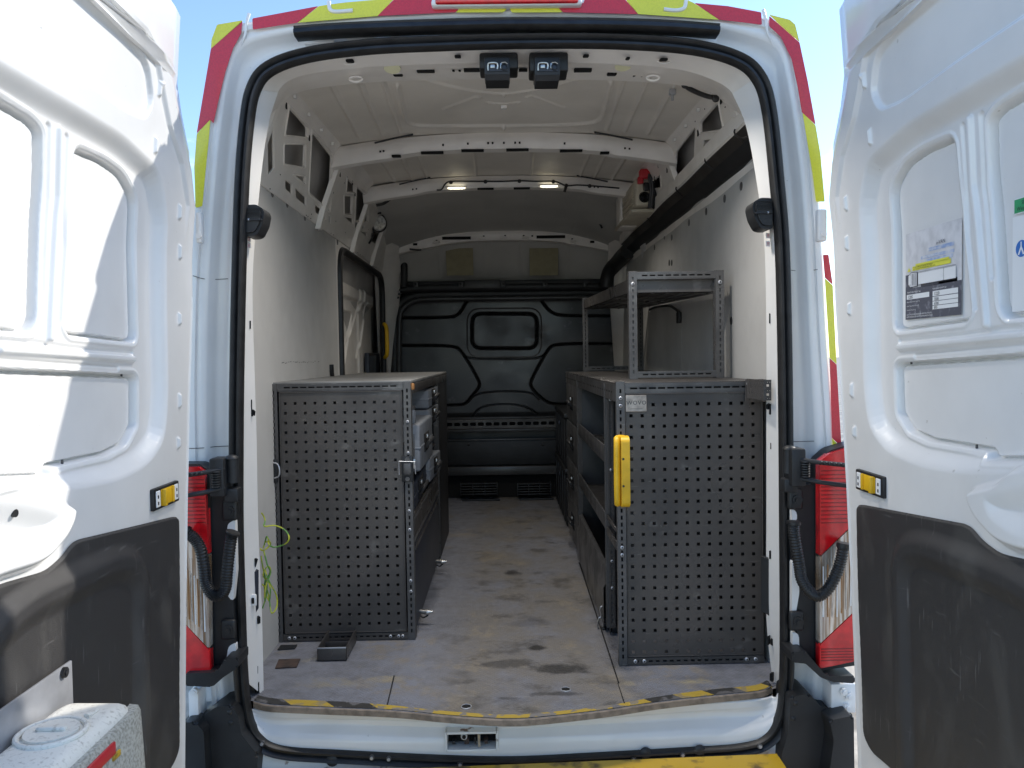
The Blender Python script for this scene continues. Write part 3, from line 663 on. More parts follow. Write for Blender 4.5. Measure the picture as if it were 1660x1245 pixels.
#     # bottom of the frame meets the lining, top leans in
for X, s in ((XF, 1), (2*X0-XF, -1)):
    yz_plate('side_frame', X, [(2.47, .625 if s > 0 else .765), (5.6, .625 if s > 0 else .765), (5.6, .80), (4.5, ZT), (2.47, ZT)], holes if s > 0 else [[(q[0], max(q[1], .785)) for q in h_] for i, h_ in enumerate(holes) if max(q[1] for q in h_) > .83 and (min(q[1] for q in h_) > .775 or i in (1, 3, 11))], .004, 'inner', lean=lambda z, y, s=s: s*lean(z, y), bev=.0025)
    # raised edge beads round the larger cut-outs
    for hh in (holes[:4]+holes[9:12] if s > 0 else [h_ for h_ in holes if min(q[1] for q in h_) > .775]):
        c = np.mean(hh, axis=0)
        m_ = MB(); m_.tube([Vector((X+s*(.004+lean(c[1]+(q[1]-c[1])*1.06, 0)), c[0]+(q[0]-c[0])*1.06, c[1]+(q[1]-c[1])*1.06)) for q in hh], .0045, 'inner', 6, closed=True); m_.obj('cutout_rim', van)
    # vertical posts
    for y, w_ in ((2.62, .022), (3.56, .03), (4.34, .03), (5.0, .05)):
        m_ = MB(); pts = [Vector((X+s*(lean(z, 0)+.012), y, z)) for z in ((.60, .70, .82, .93) if s > 0 else (.80, .84, .88, .93))]
        for a, b in zip(pts[:-1], pts[1:]):
            pass
        P = []
        for off, d in ((-w_, -.012), (-w_*.7, .010), (w_*.7, .010), (w_, -.012)):
            P.append([p+Vector((s*d, off, 0)) for p in pts])
        m_.grid(P, 'inner'); m_.obj('side_post', van, ang=50)
    # roof cant rail joining frame and roof
    P = []
    for y in np.linspace(2.5, 5.6, 12):
        row = []
        zt = ZT if y < 4.5 else ZT-(y-4.5)/1.1*.155
        for dx, dz in ((0, -.05), (.012, -.02), (.022, .006), (.05, .022), (.09, .03)): row.append(Vector((X+s*(dx+lean(zt+dz-.0, 0)*.9), y, zt+dz)))
        P.append(row)
    m_ = MB(); m_.grid(P, 'inner'); m_.obj('cant_rail', van)
    for y in (2.75, 2.95, 3.15, 3.35):
        m_ = MB(); c = Vector((X+s*(lean(.93, 0)+.014), y, .93)); m_.box(c.x-.006, c.x+.006, y-.008, y+.008, c.z-.006, c.z+.006, 'white', .002); m_.obj('trim_clip', van)
    for y, z in ((2.72, .90), (3.06, .885), (3.62, .80), (3.64, .88), (4.02, .87), (3.9, .90)):
        m_ = MB(); c = Vector((X+s*(lean(z, 0)+.0032), y, z)); m_.box(c.x-.002, c.x+.001, y-.006, y+.006, z-.022, z+.022, 'black', 0); m_.obj('frame_slot', van, smooth=False)
    for k in range(26):
        y = rng.uniform(2.55, 4.9); z = (.632 if k % 2 else rng.uniform(.64, .93)) if s > 0 else rng.uniform(.82, .93)
        if any(sdf(np.array([y]), np.array([z]), hh)[0] < .012 for hh in holes): continue
        m_ = MB(); c = Vector((X+s*(lean(z, 0)+.0030), y, z)); m_.cyl(c-Vector((.001*s, 0, 0)), c+Vector((.001*s, 0, 0)), .006, 'black', 8); m_.obj('frame_hole', van, smooth=False)

# roof panel with pressed beads
XR = .76
def roofz(x, y):
    z = .985-.045*np.abs((x-X0)/XR)**2.6+.02*np.clip((y-2.6)/1.0, 0, 1)
    return z
nx, ny = 300, 220
xx, yy = np.meshgrid(np.linspace(X0-XR-.02, X0+XR+.02, nx), np.linspace(2.55, 4.40, ny)); zz = roofz(xx, yy)
def bead(pts, wd=.010, h=.006):
    global zz
    d = segd(xx, yy, pts); zz = zz - 1.5*h*sm(1-d/wd)
u = lambda x: X0+x
for sgn in (-1, 1):
    for xb in (.42, .50, .60):
        bead([(u(sgn*xb), 2.62), (u(sgn*(xb+.03)), 3.40)], .012, .007); bead([(u(sgn*xb), 3.62), (u(sgn*xb), 4.3)], .012, .006)
    bead(chaikin([(u(sgn*.28), 2.74), (u(sgn*.16), 2.86), (u(sgn*.05), 2.92), (u(0), 2.93)], 3, False), .009, .006)
    bead(chaikin([(u(sgn*.24), 3.10), (u(sgn*.13), 2.98), (u(sgn*.10), 2.95), (u(sgn*.09), 2.97)], 2, False), .007, .005)
    bead(chaikin([(u(sgn*.38), 2.78), (u(sgn*.40), 3.10), (u(sgn*.41), 3.26), (u(sgn*.33), 3.32), (u(sgn*.20), 3.335), (u(0), 3.335)], 3, False), .012, .010)
bead([(u(-.06), 3.03), (u(-.03), 3.045), (u(.03), 3.045), (u(.06), 3.03)], .008, .006)
for yb in (3.98,): bead([(u(-.14), 3.65), (u(-.15), 4.3)], .008, .006); bead([(u(.14), 3.65), (u(.15), 4.3)], .008, .006)
zz += .002*np.sin(xx*9+1)*np.sin(yy*5)
npgrid('roof_panel', xx, yy, zz, 'roof', van)
for y in (3.08, 3.72):
    m_ = MB(); m_.box(X0-.012, X0+.012, y-.012, y+.012, .984, .999, 'white', .003); m_.obj('roof_clip', van)
p = sp(1090, 147, Z=.95); m_ = MB(); m_.box(p.x-.012, p.x+.012, p.y-.01, p.y+.01, .935, .955, 'alu', .003); m_.cyl((p.x, p.y, .935), (p.x, p.y, .915), .005, 'alu', 8); m_.obj('roof_stud', van)

# roof bows
def bow(y, name, zc, drop, hx, hgt, dep, m='inner', slots=()):
    P = []; n = 61; X = np.linspace(-hx, hx, n); endk = np.clip((np.abs(X)-hx*.55)/(hx*.1), 0, 1)
    for dy, dz in ((.02, .035), (0, .030), (-.006, .012), (-.012, -.0), (-.004, -hgt*.6), (.004, -hgt), (dep, -hgt-.004), (dep+.006, .02)):
        P.append([Vector((X0+x, y+dy+(.012*e if dy < .01 else 0), zc-drop*abs(x/hx)**2.3+dz-(.008*e if dz < 0 else -.004*e))) for x, e in zip(X, endk)])
    m_ = MB(); m_.grid(P, m); b = m_.obj(name, van, ang=50)
    for x, w_, h_, side in slots:
        zz_ = zc-drop*abs(x/hx)**2.3
        m_ = MB()
        if side: m_.box(X0+x-w_, X0+x+w_, y-.012+(.012 if abs(x) > hx*.6 else 0), y-.002, zz_-hgt*.45-h_, zz_-hgt*.45+h_, 'black', 0)
        else: m_.box(X0+x-w_, X0+x+w_, y-.002, y+.02, zz_-hgt-.009, zz_-hgt-.001, 'black', 0)
        m_.obj('bow_hole', van, smooth=False)
    return b
ss = [(x, .004, .004, 1) for x in (-.55, -.535, -.27, -.07, -.05, .0, .05, .07, .27, .54, .56, -.16)]+[(x, .05, .003, 0) for x in (-.32, -.14, .06, .30)]+[(x, .02, .003, 0) for x in (-.48, .45)]
bow(3.46, 'roof_bow', .972, .065, .775, .040, .05, slots=ss)
bow(4.27, 'roof_bow', .972, .065, .775, .034, .05, slots=[(x, .004, .004, 1) for x in (-.5, -.48, .5, .52)]+[(x, .045, .003, 0) for x in (-.10, .10)])
# black edge strips where the panels are glued on the bows
for y in (3.452, 4.262):
    for s in (-1, 1):
        m_ = MB(); m_.tube(cr([(X0+s*.40, y-.02, .99), (X0+s*.48, y-.02, .975), (X0+s*.57, y-.02, .955)], 4), .004, 'dark', 6); m_.obj('sealant_strip', van)
# moulded front liner: curved sheet falling to the bulkhead
nx, ny = 160, 120
tt, xq = np.meshgrid(np.linspace(0, 1, ny), np.linspace(-.80, .80, nx), indexing='ij')
yq = 4.30+1.30*tt; zq = .985-.05*np.abs(xq/.8)**2.4-.125*tt**1.6-.10*tt*np.abs(xq/.8)**3
for xs in (-.13, .13, -.48, .48): zq += .004*sm(1-np.abs(xq-xs)/.008)
npgrid('front_liner_upper', X0+xq, yq, zq, 'liner', van)
tt, xq = np.meshgrid(np.linspace(0, 1, ny), np.linspace(-.80, .80, nx), indexing='ij')
yq = 5.50+.34*tt-.05*np.abs(xq/.8)**3; zq = .86-.33*tt-.07*np.abs(xq/.8)**2.4
for xs in (-.13, .13, -.47, .47): yq += .008*sm(1-np.abs(xq-xs)/.008)
npgrid('front_liner_lower', X0+xq, yq, zq, 'liner', van)
bow(5.42, 'roof_bow', .875, .075, .74, .050, .05, slots=[(-.33, .10, .010, 1), (.33, .10, .010, 1)]+[(x, .015, .008, 1) for x in (-.62, .62)]+[(x, .006, .005, 1) for x in (-.47, .48, -.14, .01, .14, .2)])
for x in (-.15, 0, .15, -.47, .49):
    m_ = MB(); zc = .835-.075*abs(x/.74)**2.3; m_.tube([(X0+x+.024*math.cos(t), 5.408, zc+.011*math.sin(t)) for t in np.linspace(0, 2*math.pi, 21)[:-1]], .005, 'inner', 6, closed=True); m_.obj('bow_boss', van)
for (xa, xb) in ((723, 768), (858, 904)):
    a = sp(xa, 404, Y=5.60); b = sp(xb, 447, Y=5.66)
    m_ = MB(); m_.prism([(a.x, 5.56, a.z), (b.x, 5.56, a.z), (b.x, 5.63, b.z), (a.x, 5.63, b.z)], (0, .004, .001), 'paper'); m_.obj('faded_notice', van, smooth=False)

# lit lamps and cable along the second bow
for x, y in ((740, 305), (890, 302)):
    c = sp(x, y, Y=4.25); m_ = MB()
    V = [(c.x+.048*math.cos(t), c.y+.014*math.sin(t), c.z-.004+.006*math.cos(t*2)*0) for t in np.linspace(0, 2*math.pi, 25)[:-1]]
    m_.prism([Vector(v) for v in V], (0, .002, .012), 'lamp')
    for k in range(4): m_.dome((c.x-.03+.02*k, c.y-.006, c.z-.004), .007, 'lamp', (0, -.4, -1))
    ld = m_.obj('load_lamp', van, smooth=False)
    m_ = MB(); m_.tube([(c.x+.054*math.cos(t), c.y+.018*math.sin(t), c.z+.006) for t in np.linspace(0, 2*math.pi, 25)[:-1]], .004, 'inner', 6, closed=True); m_.obj('lamp_bezel', van)
pts = [(708,308),(716,307),(722,298),(731,294),(760,294),(787,294),(815,294),(842,293),(870,294),(897,294),(908,297),(918,301),(936,300),(956,301),(980,303),(1004,305)]
m_ = MB(); m_.tube(cr([sp(x, y, Y=4.24)+Vector((0, 0, 0)) for x, y in pts], 4), .0045, 'rubber', 8)
for x, y in ((731,295.5),(787,294.5),(842,293.5),(897,294.5),(918,301),(956,301.5)): m_.dome(sp(x, y, Y=4.236), .011, 'rubber', flat=.7)
m_.tube([sp(918, 301, Y=4.23), sp(915, 311, Y=4.23)], .008, 'rubber', 8)
tag(m_.obj('lamp_cable'), 'thin black cable clipped along the roof bow between the two lit lamps', 'cable')

# ---- right upper grab cable, black
m_ = MB(); m_.tube(cr([sp(x, y, Y=2.62) for x, y in ((1110,138),(1118,144),(1135,152),(1150,157),(1158,158),(1160,163))], 5), .008, 'rubber', 8)
m_.dome(sp(1110, 138, Y=2.6), .012, 'rubber'); m_.dome(sp(1160, 160, Y=2.6), .013, 'rubber')
tag(m_.obj('wiring_loom'), 'short black cable loop hanging at the upper right corner of the roof frame', 'cable')
# other small cable ends near the front
def cable(pts, Y, r, label, name='wiring_tail', m='rubber'):
    m_ = MB(); m_.tube(cr([sp(x, y, Y=Y) for x, y in pts], 4), r, m, 8); return tag(m_.obj(name), label, 'cable')
cable([(610,333),(622,330),(633,322),(637,315)], 4.35, .008, 'black cable arching beside the left end of the second roof bow')
cable([(664,404),(676,405),(683,405)], 5.3, .007, 'short black connector tail under the left end of the front roof bow')
cable([(968,355),(973,364),(976,370)], 5.1, .007, 'short black aerial-like tail near the right end of the front liner')

# ---- sliding door side wall, left, beyond the lining
hole = rounded(YZ([(556,396),(612,432),(623,452),(622,640)], WL), .10)
zt_ = .60; hole = rounded([(4.02, -1.03), (5.46, -1.03), (5.46, .585), (4.02, .585)], .14, 8)
yz_plate('side_wall', WL, [(3.98, -1.045), (5.74, -1.045), (5.74, .66), (3.98, .66)], [hole], .006, 'inner')
hs = [Vector((WL+.006, q[0], q[1])) for q in hole]
m_ = MB(); m_.tube(hs, .020, 'rubber', 8, closed=True); m_.obj('side_door_seal', van)
ny, nz = 260, 300
yy, zz = np.meshgrid(np.linspace(3.99, 5.50, ny), np.linspace(-1.03, .62, nz)); hh = np.zeros(yy.shape)
def groove(lst, wd, h):
    global hh
    q = YZ(lst, -.91); hh += h*sm(1-segd(yy, zz, q)/wd)
groove([(590,470),(588,490),(575,535),(563,575),(560,582),(556,578),(545,545),(540,520)], .018, .010)
groove([(540,500),(548,540),(555,580),(558,622)], .022, .010)
groove([(597,490),(590,530),(583,580)], .015, .012)
hh += .02*sm((zz-.36)/.03)*(1-sm((zz-.44)/.03))+.012*sm((yy-4.95)/.03)*(1-sm((yy-5.12)/.03))
wdw = [(4.02, -.02), (4.02, .30), (4.85, .30), (4.55, -.05)]
hh -= .015*sm(-sdf(yy, zz, rounded(wdw, .08))/.015)
npgrid('sliding_door', -.935+hh, yy, zz, 'inner', van, label='white pressed sliding door seen from inside')
m_ = MB(); a = sp(594, 572, X=-.90); b = sp(621, 618, X=-.90); m_.box(-.915, -.885, a.y, b.y+.04, b.z-.06, a.z, 'navy', .006)
for k in range(6): m_.box(-.887, -.880, a.y+.02+k*.045, a.y+.035+k*.045, b.z-.05, a.z-.02, 'dark', .002)
m_.obj('step_light_panel', van)
m_ = MB(); m_.tube(cr([sp(x, y, X=-.84) for x, y in ((537,591),(538,608),(541,618),(548,622))], 4), .012, 'dark', 8); m_.obj('strap_hook', van)
# yellow grab handle by the sliding door
c = sp(622, 552, Y=5.45)
m_ = MB(); m_.tube(cr([(c.x+.0, 5.46, c.z+.115), (c.x+.015, 5.43, c.z+.11), (c.x+.028, 5.41, c.z+.08), (c.x+.03, 5.405, c.z), (c.x+.028, 5.41, c.z-.09), (c.x+.015, 5.43, c.z-.115), (c.x, 5.46, c.z-.12)], 5), .014, 'yellow', 10)
m_.box(c.x-.012, c.x+.014, 5.455, 5.475, c.z-.125, c.z+.12, 'dark', .006)
m_.obj('grab_handle', van, label='yellow grab handle beside the sliding door opening')
# white trim pillar between sliding door and bulkhead (upper)
m_ = MB(); P = []
for z, x0, x1, y in ((.92, -.80, -.72, 5.0), (.80, -.83, -.74, 5.25), (.62, -.85, -.76, 5.5), (.30, -.86, -.80, 5.62), (-.2, -.86, -.84, 5.7), (-1.04, -.86, -.84, 5.7)):
    P.append([Vector((x0-.03, y-.14, z)), Vector((x0+.01, y-.02, z)), Vector(((x0+x1)/2, y, z)), Vector((x1, y+.03, z)), Vector((x1+.03, y+.12, z))])
m_.grid(P, 'inner'); m_.obj('front_pillar', van)
m_ = MB(); P = [[Vector((2*X0-v.x, v.y, v.z)) for v in r_] for r_ in P]; m_.grid(P, 'inner'); m_.obj('front_pillar', van)
# round lamp fixed in the left frame
c = sp(613, 361, Y=4.75)
m_ = MB(); m_.cyl(c+Vector((-.02, .03, 0)), c, .060, 'rubber', 28); m_.cyl(c+Vector((0, 0, 0)), c+Vector((.006, -.012, 0)), .050, 'lampbig', 28, r2=.044)
tag(m_.obj('round_work_lamp', ang=50), 'round clear work lamp with black rim tucked into the upper left frame', 'lamp')
cable([(598,395),(606,378),(602,360),(607,348),(618,345)], 4.7, .006, 'black cable running down behind the round work lamp')

# ================================================================== BULKHEAD
YB = 5.80
bx0, bx1 = sp(626, 600, Y=YB).x, .88
ztop = sp(815, 474, Y=YB).z
nx, nz = 460, 520
xx, zz = np.meshgrid(np.linspace(bx0, bx1, nx), np.linspace(-1.04, ztop, nz)); hh = np.zeros(xx.shape)
def XZ(lst, Y=YB): return [(v.x, v.z) for v in (sp(x, y, Y=Y) for x, y in lst)]
def gr(lst, wd=.012, d=.045, it=2, closed=False):
    global hh
    q = chaikin(XZ(lst), it, closed); hh += d*sm(1.0-segd(xx, zz, q, closed)/wd)
gr([(640,515),(728,515),(744,510),(756,489)]); gr([(879,489),(892,506),(910,512),(1010,512)])
gr([(640,560),(735,560),(748,568),(776,616),(778,627),(764,643),(756,654),(745,657),(700,657)]); gr([(1010,557),(900,557),(888,566),(861,616),(860,627),(872,640),(884,650),(896,655),(940,655)])
ring = rounded(XZ([(765,508),(871,508),(871,565),(765,565)]), .075, 8); hh += .045*sm(1.0-segd(xx, zz, ring, True)/.013)
hh -= .012*sm(-sdf(xx, zz, ring)/.02)
ring2 = rounded(XZ([(756,499),(879,498),(879,580),(756,581)]), .11, 8); hh += .006*sm(-sdf(xx, zz, ring2)/.012)
gr([(751,576),(762,582),(873,582),(884,574)], .009, .02)
gr([(758,652),(776,635),(861,634),(874,648)], .008, .022); gr([(763,680),(780,656),(850,655),(879,678)], .008, .022)
hh += .004*np.sin(xx*7+.5)*np.sin(zz*6)+.008*np.exp(-((xx-.27)**2+(zz-.17)**2)/.004)*np.sin(zz*40)
zb = sp(815, 676, Y=YB).z
hh += .02*sm((zb+.04-zz)/.05)
grm = (hh > .022)  # groove faces turn black: recess shade and seam line put into the colour
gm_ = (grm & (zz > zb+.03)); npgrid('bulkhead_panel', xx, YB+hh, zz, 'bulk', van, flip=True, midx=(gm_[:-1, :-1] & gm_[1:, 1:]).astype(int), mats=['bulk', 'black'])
bulkp = bpy.data.objects['bulkhead_panel']
# shaped top and side rails of the bulkhead
def rail(lst, r, name, m='bulk', Y=5.74, it=5):
    m_ = MB(); m_.tube(cr([sp(x, y, Y=Y) for x, y in lst], it), r, m, 10); return m_.obj(name, bulkp)
rail([(1000,474),(830,476),(700,478),(668,481),(650,492),(642,510),(640,540),(640,600),(641,700),(641,800)], .040, 'frame_rail', 'dark')
rail([(990,481.5),(830,483.5),(700,485),(672,488),(657,497),(649,512),(647,560),(647,640)], .018, 'frame_rail', 'bulk', 5.70)
rail([(1000,464),(830,465),(660,468),(640,480),(628,497),(624,520),(624,570)], .035, 'frame_rail', 'dark', 5.70)
rail([(655,465),(655,430),(652,405)], .026, 'frame_rail', 'dark', 5.60)
for k in range(9):
    t = k/8; x = 650-26*math.sin(t*1.5); y = 470+50*t
    c = sp(x, y, Y=5.66); m_ = MB(); m_.box(c.x-.03, c.x+.03, 5.645, 5.66, c.z-.008, c.z+.008, 'dark', .003); m_.obj('rail_clip', bulkp)
c0 = sp(660, 456.5, Y=5.68); c1 = sp(985, 466, Y=5.68)
m_ = MB(); m_.box(c0.x, c1.x+.2, 5.675, 5.72, c1.z+.012, c0.z, 'dark', .004)
a = sp(753, 454, Y=5.66); b = sp(811, 467, Y=5.66); m_.box(a.x, b.x, 5.655, 5.70, b.z, a.z, 'bulk', .005)
for x in (674, 747, 816, 884, 950):
    q = sp(x, 461, Y=5.66); m_.box(q.x-.018, q.x+.018, 5.652, 5.68, q.z-.018, q.z+.018, 'bulk', .003); m_.cyl((q.x, 5.652, q.z), (q.x, 5.648, q.z), .008, 'black', 10)
m_.obj('mounting_strip', bulkp)
# slotted rail and the open pockets below it
a = sp(700, 678, Y=5.70); b = sp(915, 700, Y=5.70)
xs0, xs1 = -.62, .62
me = plate([(xs0, -.032), (xs1, -.032), (xs1, .032), (xs0, .032)], [rounded([(x-.023, -.014), (x+.023, -.014), (x+.023, .014), (x-.023, .014)], .012) for x in np.arange(xs0+.04, xs1-.02, .0585)], .004, .001)
zc = sp(815, 687, Y=5.70).z
m_ = MB(); m_.mesh_in(me, 'steel', Matrix(((1, 0, 0, 0), (0, 0, -1, 5.70), (0, 1, 0, zc), (0, 0, 0, 1))))
m_.box(xs0, xs1, 5.698, 5.76, zc+.034, zc+.050, 'bulk', .003); m_.box(xs0, xs1, 5.68, 5.76, zc-.058, zc-.036, 'bulk', .004)
m_.box(xs0, xs1, 5.74, 5.75, zc-.03, zc+.03, 'black', 0)
m_.obj('slotted_rail', bulkp, ang=30)
m_ = MB(); z1 = sp(815, 711, Y=5.7).z; z2 = sp(815, 762, Y=5.7).z; z3 = sp(815, 755, Y=5.7).z; z4 = sp(815, 769, Y=5.7).z
m_.box(xs0, xs1, 5.69, 5.70, z3+.01, z1-.012, 'dark', .002); m_.box(xs0, xs1, 5.68, 5.69, z1-.012, z1, 'bulk', .003)
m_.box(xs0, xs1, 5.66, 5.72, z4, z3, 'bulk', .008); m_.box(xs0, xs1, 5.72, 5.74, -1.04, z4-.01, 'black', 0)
for x in (760, 880): q = sp(x, 721, Y=5.69); m_.dome((q.x, 5.69, q.z), .010, 'dark')
m_.obj('lower_crossbar', bulkp, ang=30)
for xa, xb in ((747, 806), (839, 893)):
    a = sp(xa, 783, Y=5.62); b = sp(xb, 803, Y=5.62); m_ = MB()
    for k in range(5):
        z = b.z+.01+k*(a.z-b.z)/5; m_.box(a.x, b.x, 5.60, 5.66, z, z+.008, 'dark', .002)
    for k in range(4): x = a.x+(b.x-a.x)*k/3; m_.box(x-.004, x+.004, 5.61, 5.67, b.z, a.z, 'dark', .001)
    m_.box(a.x+.01, b.x+.02, 5.58, 5.60, -1.042, -1.030, 'dark', .004)
    m_.obj('floor_vent', bulkp)

# ================================================================== FLOOR + SILL
front = [(411,1137),(440,1143),(520,1147),(636,1152),(720,1160),(790,1165),(824,1166),(870,1164),(979,1152),(1065,1139),(1160,1128),(1230,1121),(1250,1113),(1262,1117)]
FR = [sp(x, y, Z=FZ) for x, y in front]
FR[0] = Vector((-.782, FR[0].y, FZ)); FR[-1] = Vector((.822, FR[-1].y, FZ))
fl = cr(FR, 4)
n = len(fl); top = [(p.x, p.y, FZ) for p in fl]
m_ = MB()
rows = []
for k, t in enumerate([0, .004, .02]+list(np.linspace(.1, 1, 10))):
    row = []
    for p in fl:
        xe = p.x*(1-t*0)+0; yb = p.y+(5.75-p.y)*t
        xs = p.x if t == 0 else (p.x-X0)*(1+(.03 if k == 1 else .12))+X0
        row.append(Vector((xs, yb, FZ)))
    rows.append(row)
m_.grid(rows, 'floor')
edge = [[p, p+Vector((0, -.003, -.003)), p+Vector((0, -.003, -.020)), p+Vector((0, .03, -.022))] for p in (Vector(q) for q in top)]
m_.grid(edge, 'wood')
floor = m_.obj('load_floor', van, label='grey anti-slip load floor, worn brown and stained black down the middle', ang=35)
m_ = MB()
ins = [q+Vector((0, .004, .0018)) for q in fl]; ins2 = []
for i, q in enumerate(fl):
    ed = abs(q.x-.03); wd = .026 if ed < .3 else .026+.016*min(1, (ed-.3)/.25)
    ins2.append(q+Vector((0, wd, .0018)))
m_.grid([[p for p in ins], [p for p in ins2]], 'hazard'); m_.obj('hazard_tape', floor, smooth=False, label='worn black and yellow edge tape')
# panel joints and details on the floor
def fbox(pxs, h, m, name, **k):
    P = [sp(x, y, Z=FZ)+Vector((0, 0, .0012)) for x, y in pxs]; m_ = MB(); m_.prism(P, (0, 0, h), m); return m_.obj(name, floor, smooth=False, **k)
fbox([(1002,1108),(1004,1108),(940,912),(938,912)], .001, 'black', 'floor_joint'); fbox([(1002,1108),(1013,1141),(1011.5,1141),(1001,1108)], .0012, 'black', 'floor_joint')
fbox([(640,1096),(638,1096),(627,1143),(629,1143)], .001, 'dark', 'floor_joint')
fbox([(452,1071),(487,1070),(481,1083),(446,1085)], .004, 'rust', 'floor_plate', label='small rusty plate let into the floor')
fbox([(455,1048),(482,1047),(478,1053),(450,1055)], .004, 'dark', 'floor_plate', label='small dark plate by the foot of the left rack')
for x, y in ((917, 1118), (756, 1146)):
    c = sp(x, y, Z=FZ); m_ = MB(); m_.cyl((c.x, c.y, FZ+.0005), (c.x, c.y, FZ+.002), .014, 'black', 16); m_.tube([(c.x+.015*math.cos(t), c.y+.015*math.sin(t), FZ+.001) for t in np.linspace(0, 2*math.pi, 17)[:-1]], .002, 'alu', 6, closed=True); m_.obj('floor_ring', floor)
# sill
bot = [sp(x, y, Y=YR-.0) for x, y in ((391,1100),(400,1165),(420,1199),(460,1217),(560,1224),(700,1231),(830,1234),(960,1228),(1100,1220),(1200,1213),(1245,1197),(1268,1160),(1274,1100))]
bo = cr(bot, 12); NS = len(bo)
tp = []
for q in bo:
    x = max(-.788, min(.828, q.x)); yf = np.interp(x, [p.x for p in fl], [p.y for p in fl]); tp.append(Vector((x, yf+.016, -1.064)))
prs = [(0, 0), (.03, -.004), (.10, .000), (.18, .003), (.24, .020), (.30, .030), (.42, .030), (.50, .014), (.56, .002), (.66, -.006), (.85, -.010), (.97, -.004), (1, .004)]
rows = []
for t, dy in prs:
    r_ = []
    for a, b in zip(tp, bo):
        e = min(1, min(abs(a.x+.80), abs(a.x-.84))/.20); p = a.lerp(b, t); y_ = (a.y*(1-t)**2*.6+ (b.y+.006)*(1-(1-t)**2*.6))
        p.y = y_+dy*(e if dy > .005 else 1); r_.append(p)
    rows.append(r_)
hx0, hx1 = sp(722, 1205, Y=2.27).x, sp(806, 1205, Y=2.27).x
hz0, hz1 = sp(764, 1221, Y=2.27).z, sp(764, 1192, Y=2.27).z
m_ = MB()
# densify for the latch opening
RR = []
for i in range(len(rows)-1):
    for k in range(3): RR.append([a.lerp(b, k/3) for a, b in zip(rows[i], rows[i+1])])
RR.append(rows[-1])
def skp(i, j):
    c = (RR[i][j]+RR[i+1][j+1])/2; return hx0 < c.x < hx1 and hz0 < c.z < hz1
m_.grid(RR, 'white', skip=skp); m_.obj('rear_sill', van, ang=60)
m_ = MB(); Yp = 2.262
for x0_, x1_, z0_, z1_ in ((hx0-.012, hx0+.004, hz0-.006, hz1+.006), (hx1-.004, hx1+.012, hz0-.006, hz1+.006), (hx0, hx1, hz0-.012, hz0+.004), (hx0, hx1, hz1-.004, hz1+.012)): m_.box(max(x0_, hx0-.003), min(x1_, hx1+.003), Yp+.022, Yp+.08, max(z0_, hz0-.003), min(z1_, hz1+.003), 'whitefl', .001)
m_.box(hx0-.01, hx1+.01, 2.335, 2.34, hz0, hz1, 'black', 0)
for k, (dx, w_, h_) in enumerate(((.018, .010, .010), (.055, .014, .018), (.085, .006, .022), (.115, .012, .012))): m_.box(hx0+dx, hx0+dx+w_, 2.30, 2.33, hz0+.012, hz0+.012+h_, 'rust' if k % 2 else 'dark', .002)
q = Vector((hx0+.055, 2.290, hz1-.014)); m_.cyl(q, q+Vector((0, .03, 0)), .010, 'alu', 14); m_.cyl(q+Vector((0, -.004, 0)), q, .006, 'black', 6)
m_.cyl((hx0+.10, 2.290, hz0+.01), (hx0+.10, 2.290, hz1-.006), .005, 'chrome', 10)
m_.obj('floor_latch', van)
# flange under the seal, bolts, bumper
m_ = MB(); fl2 = [p for p in bo if p.z < -1.12]
P = [[Vector((p.x, 2.308, p.z-.010)) for p in fl2], [Vector((p.x*1.01, 2.290, p.z-.026)) for p in fl2], [Vector((p.x*1.02, 2.284, p.z-.06)) for p in fl2]]
m_.grid(P, 'whitefl'); m_.obj('lower_flange', van)
for x, y in ((420,1210),(1237,1214),(600,1233),(628,1235),(745,1244),(1110,1228),(1030,1236)):
    c = sp(x, y, Y=2.25); m_ = MB(); c.z -= .006; m_.cyl((c.x, 2.300, c.z), (c.x, 2.276, c.z), .008, 'steel_l', 12); m_.cyl((c.x, 2.276, c.z), (c.x, 2.272, c.z), .005, 'alu', 6); m_.obj('flange_bolt', van)
for x, y in ((534,1240),(1050,1228),(1139,1224)):
    c = sp(x, y, Y=2.25); m_ = MB(); m_.dome((c.x, 2.286, c.z-.006), .019, 'dark', flat=.4, n=16); m_.obj('drain_plug', van)
# yellow step bumper
a = sp(862, 1243, Y=2.23); b = sp(1262, 1226, Y=2.23)
for x0_, x1_, zl, zr in ((a.x-.3, b.x, a.z-.004, b.z), (sp(415, 1243, Y=2.23).x, a.x-.3, a.z-.012, a.z-.004)):
    m_ = MB(); pts = []
    P = [[Vector((x0_, 2.245, zl)), Vector((x1_, 2.245, zr))], [Vector((x0_, 2.20, zl+.0)), Vector((x1_, 2.20, zr))], [Vector((x0_, 2.02, zl-.006)), Vector((x1_, 2.02, zr-.006))], [Vector((x0_, 1.985, zl-.03)), Vector((x1_, 1.985, zr-.03))], [Vector((x0_, 1.985, zl-.2)), Vector((x1_, 1.985, zr-.2))]]
    m_.grid(P, 'bumper_y'); m_.obj('bumper_step', van, label='scratched yellow step of the rear bumper', ang=35)
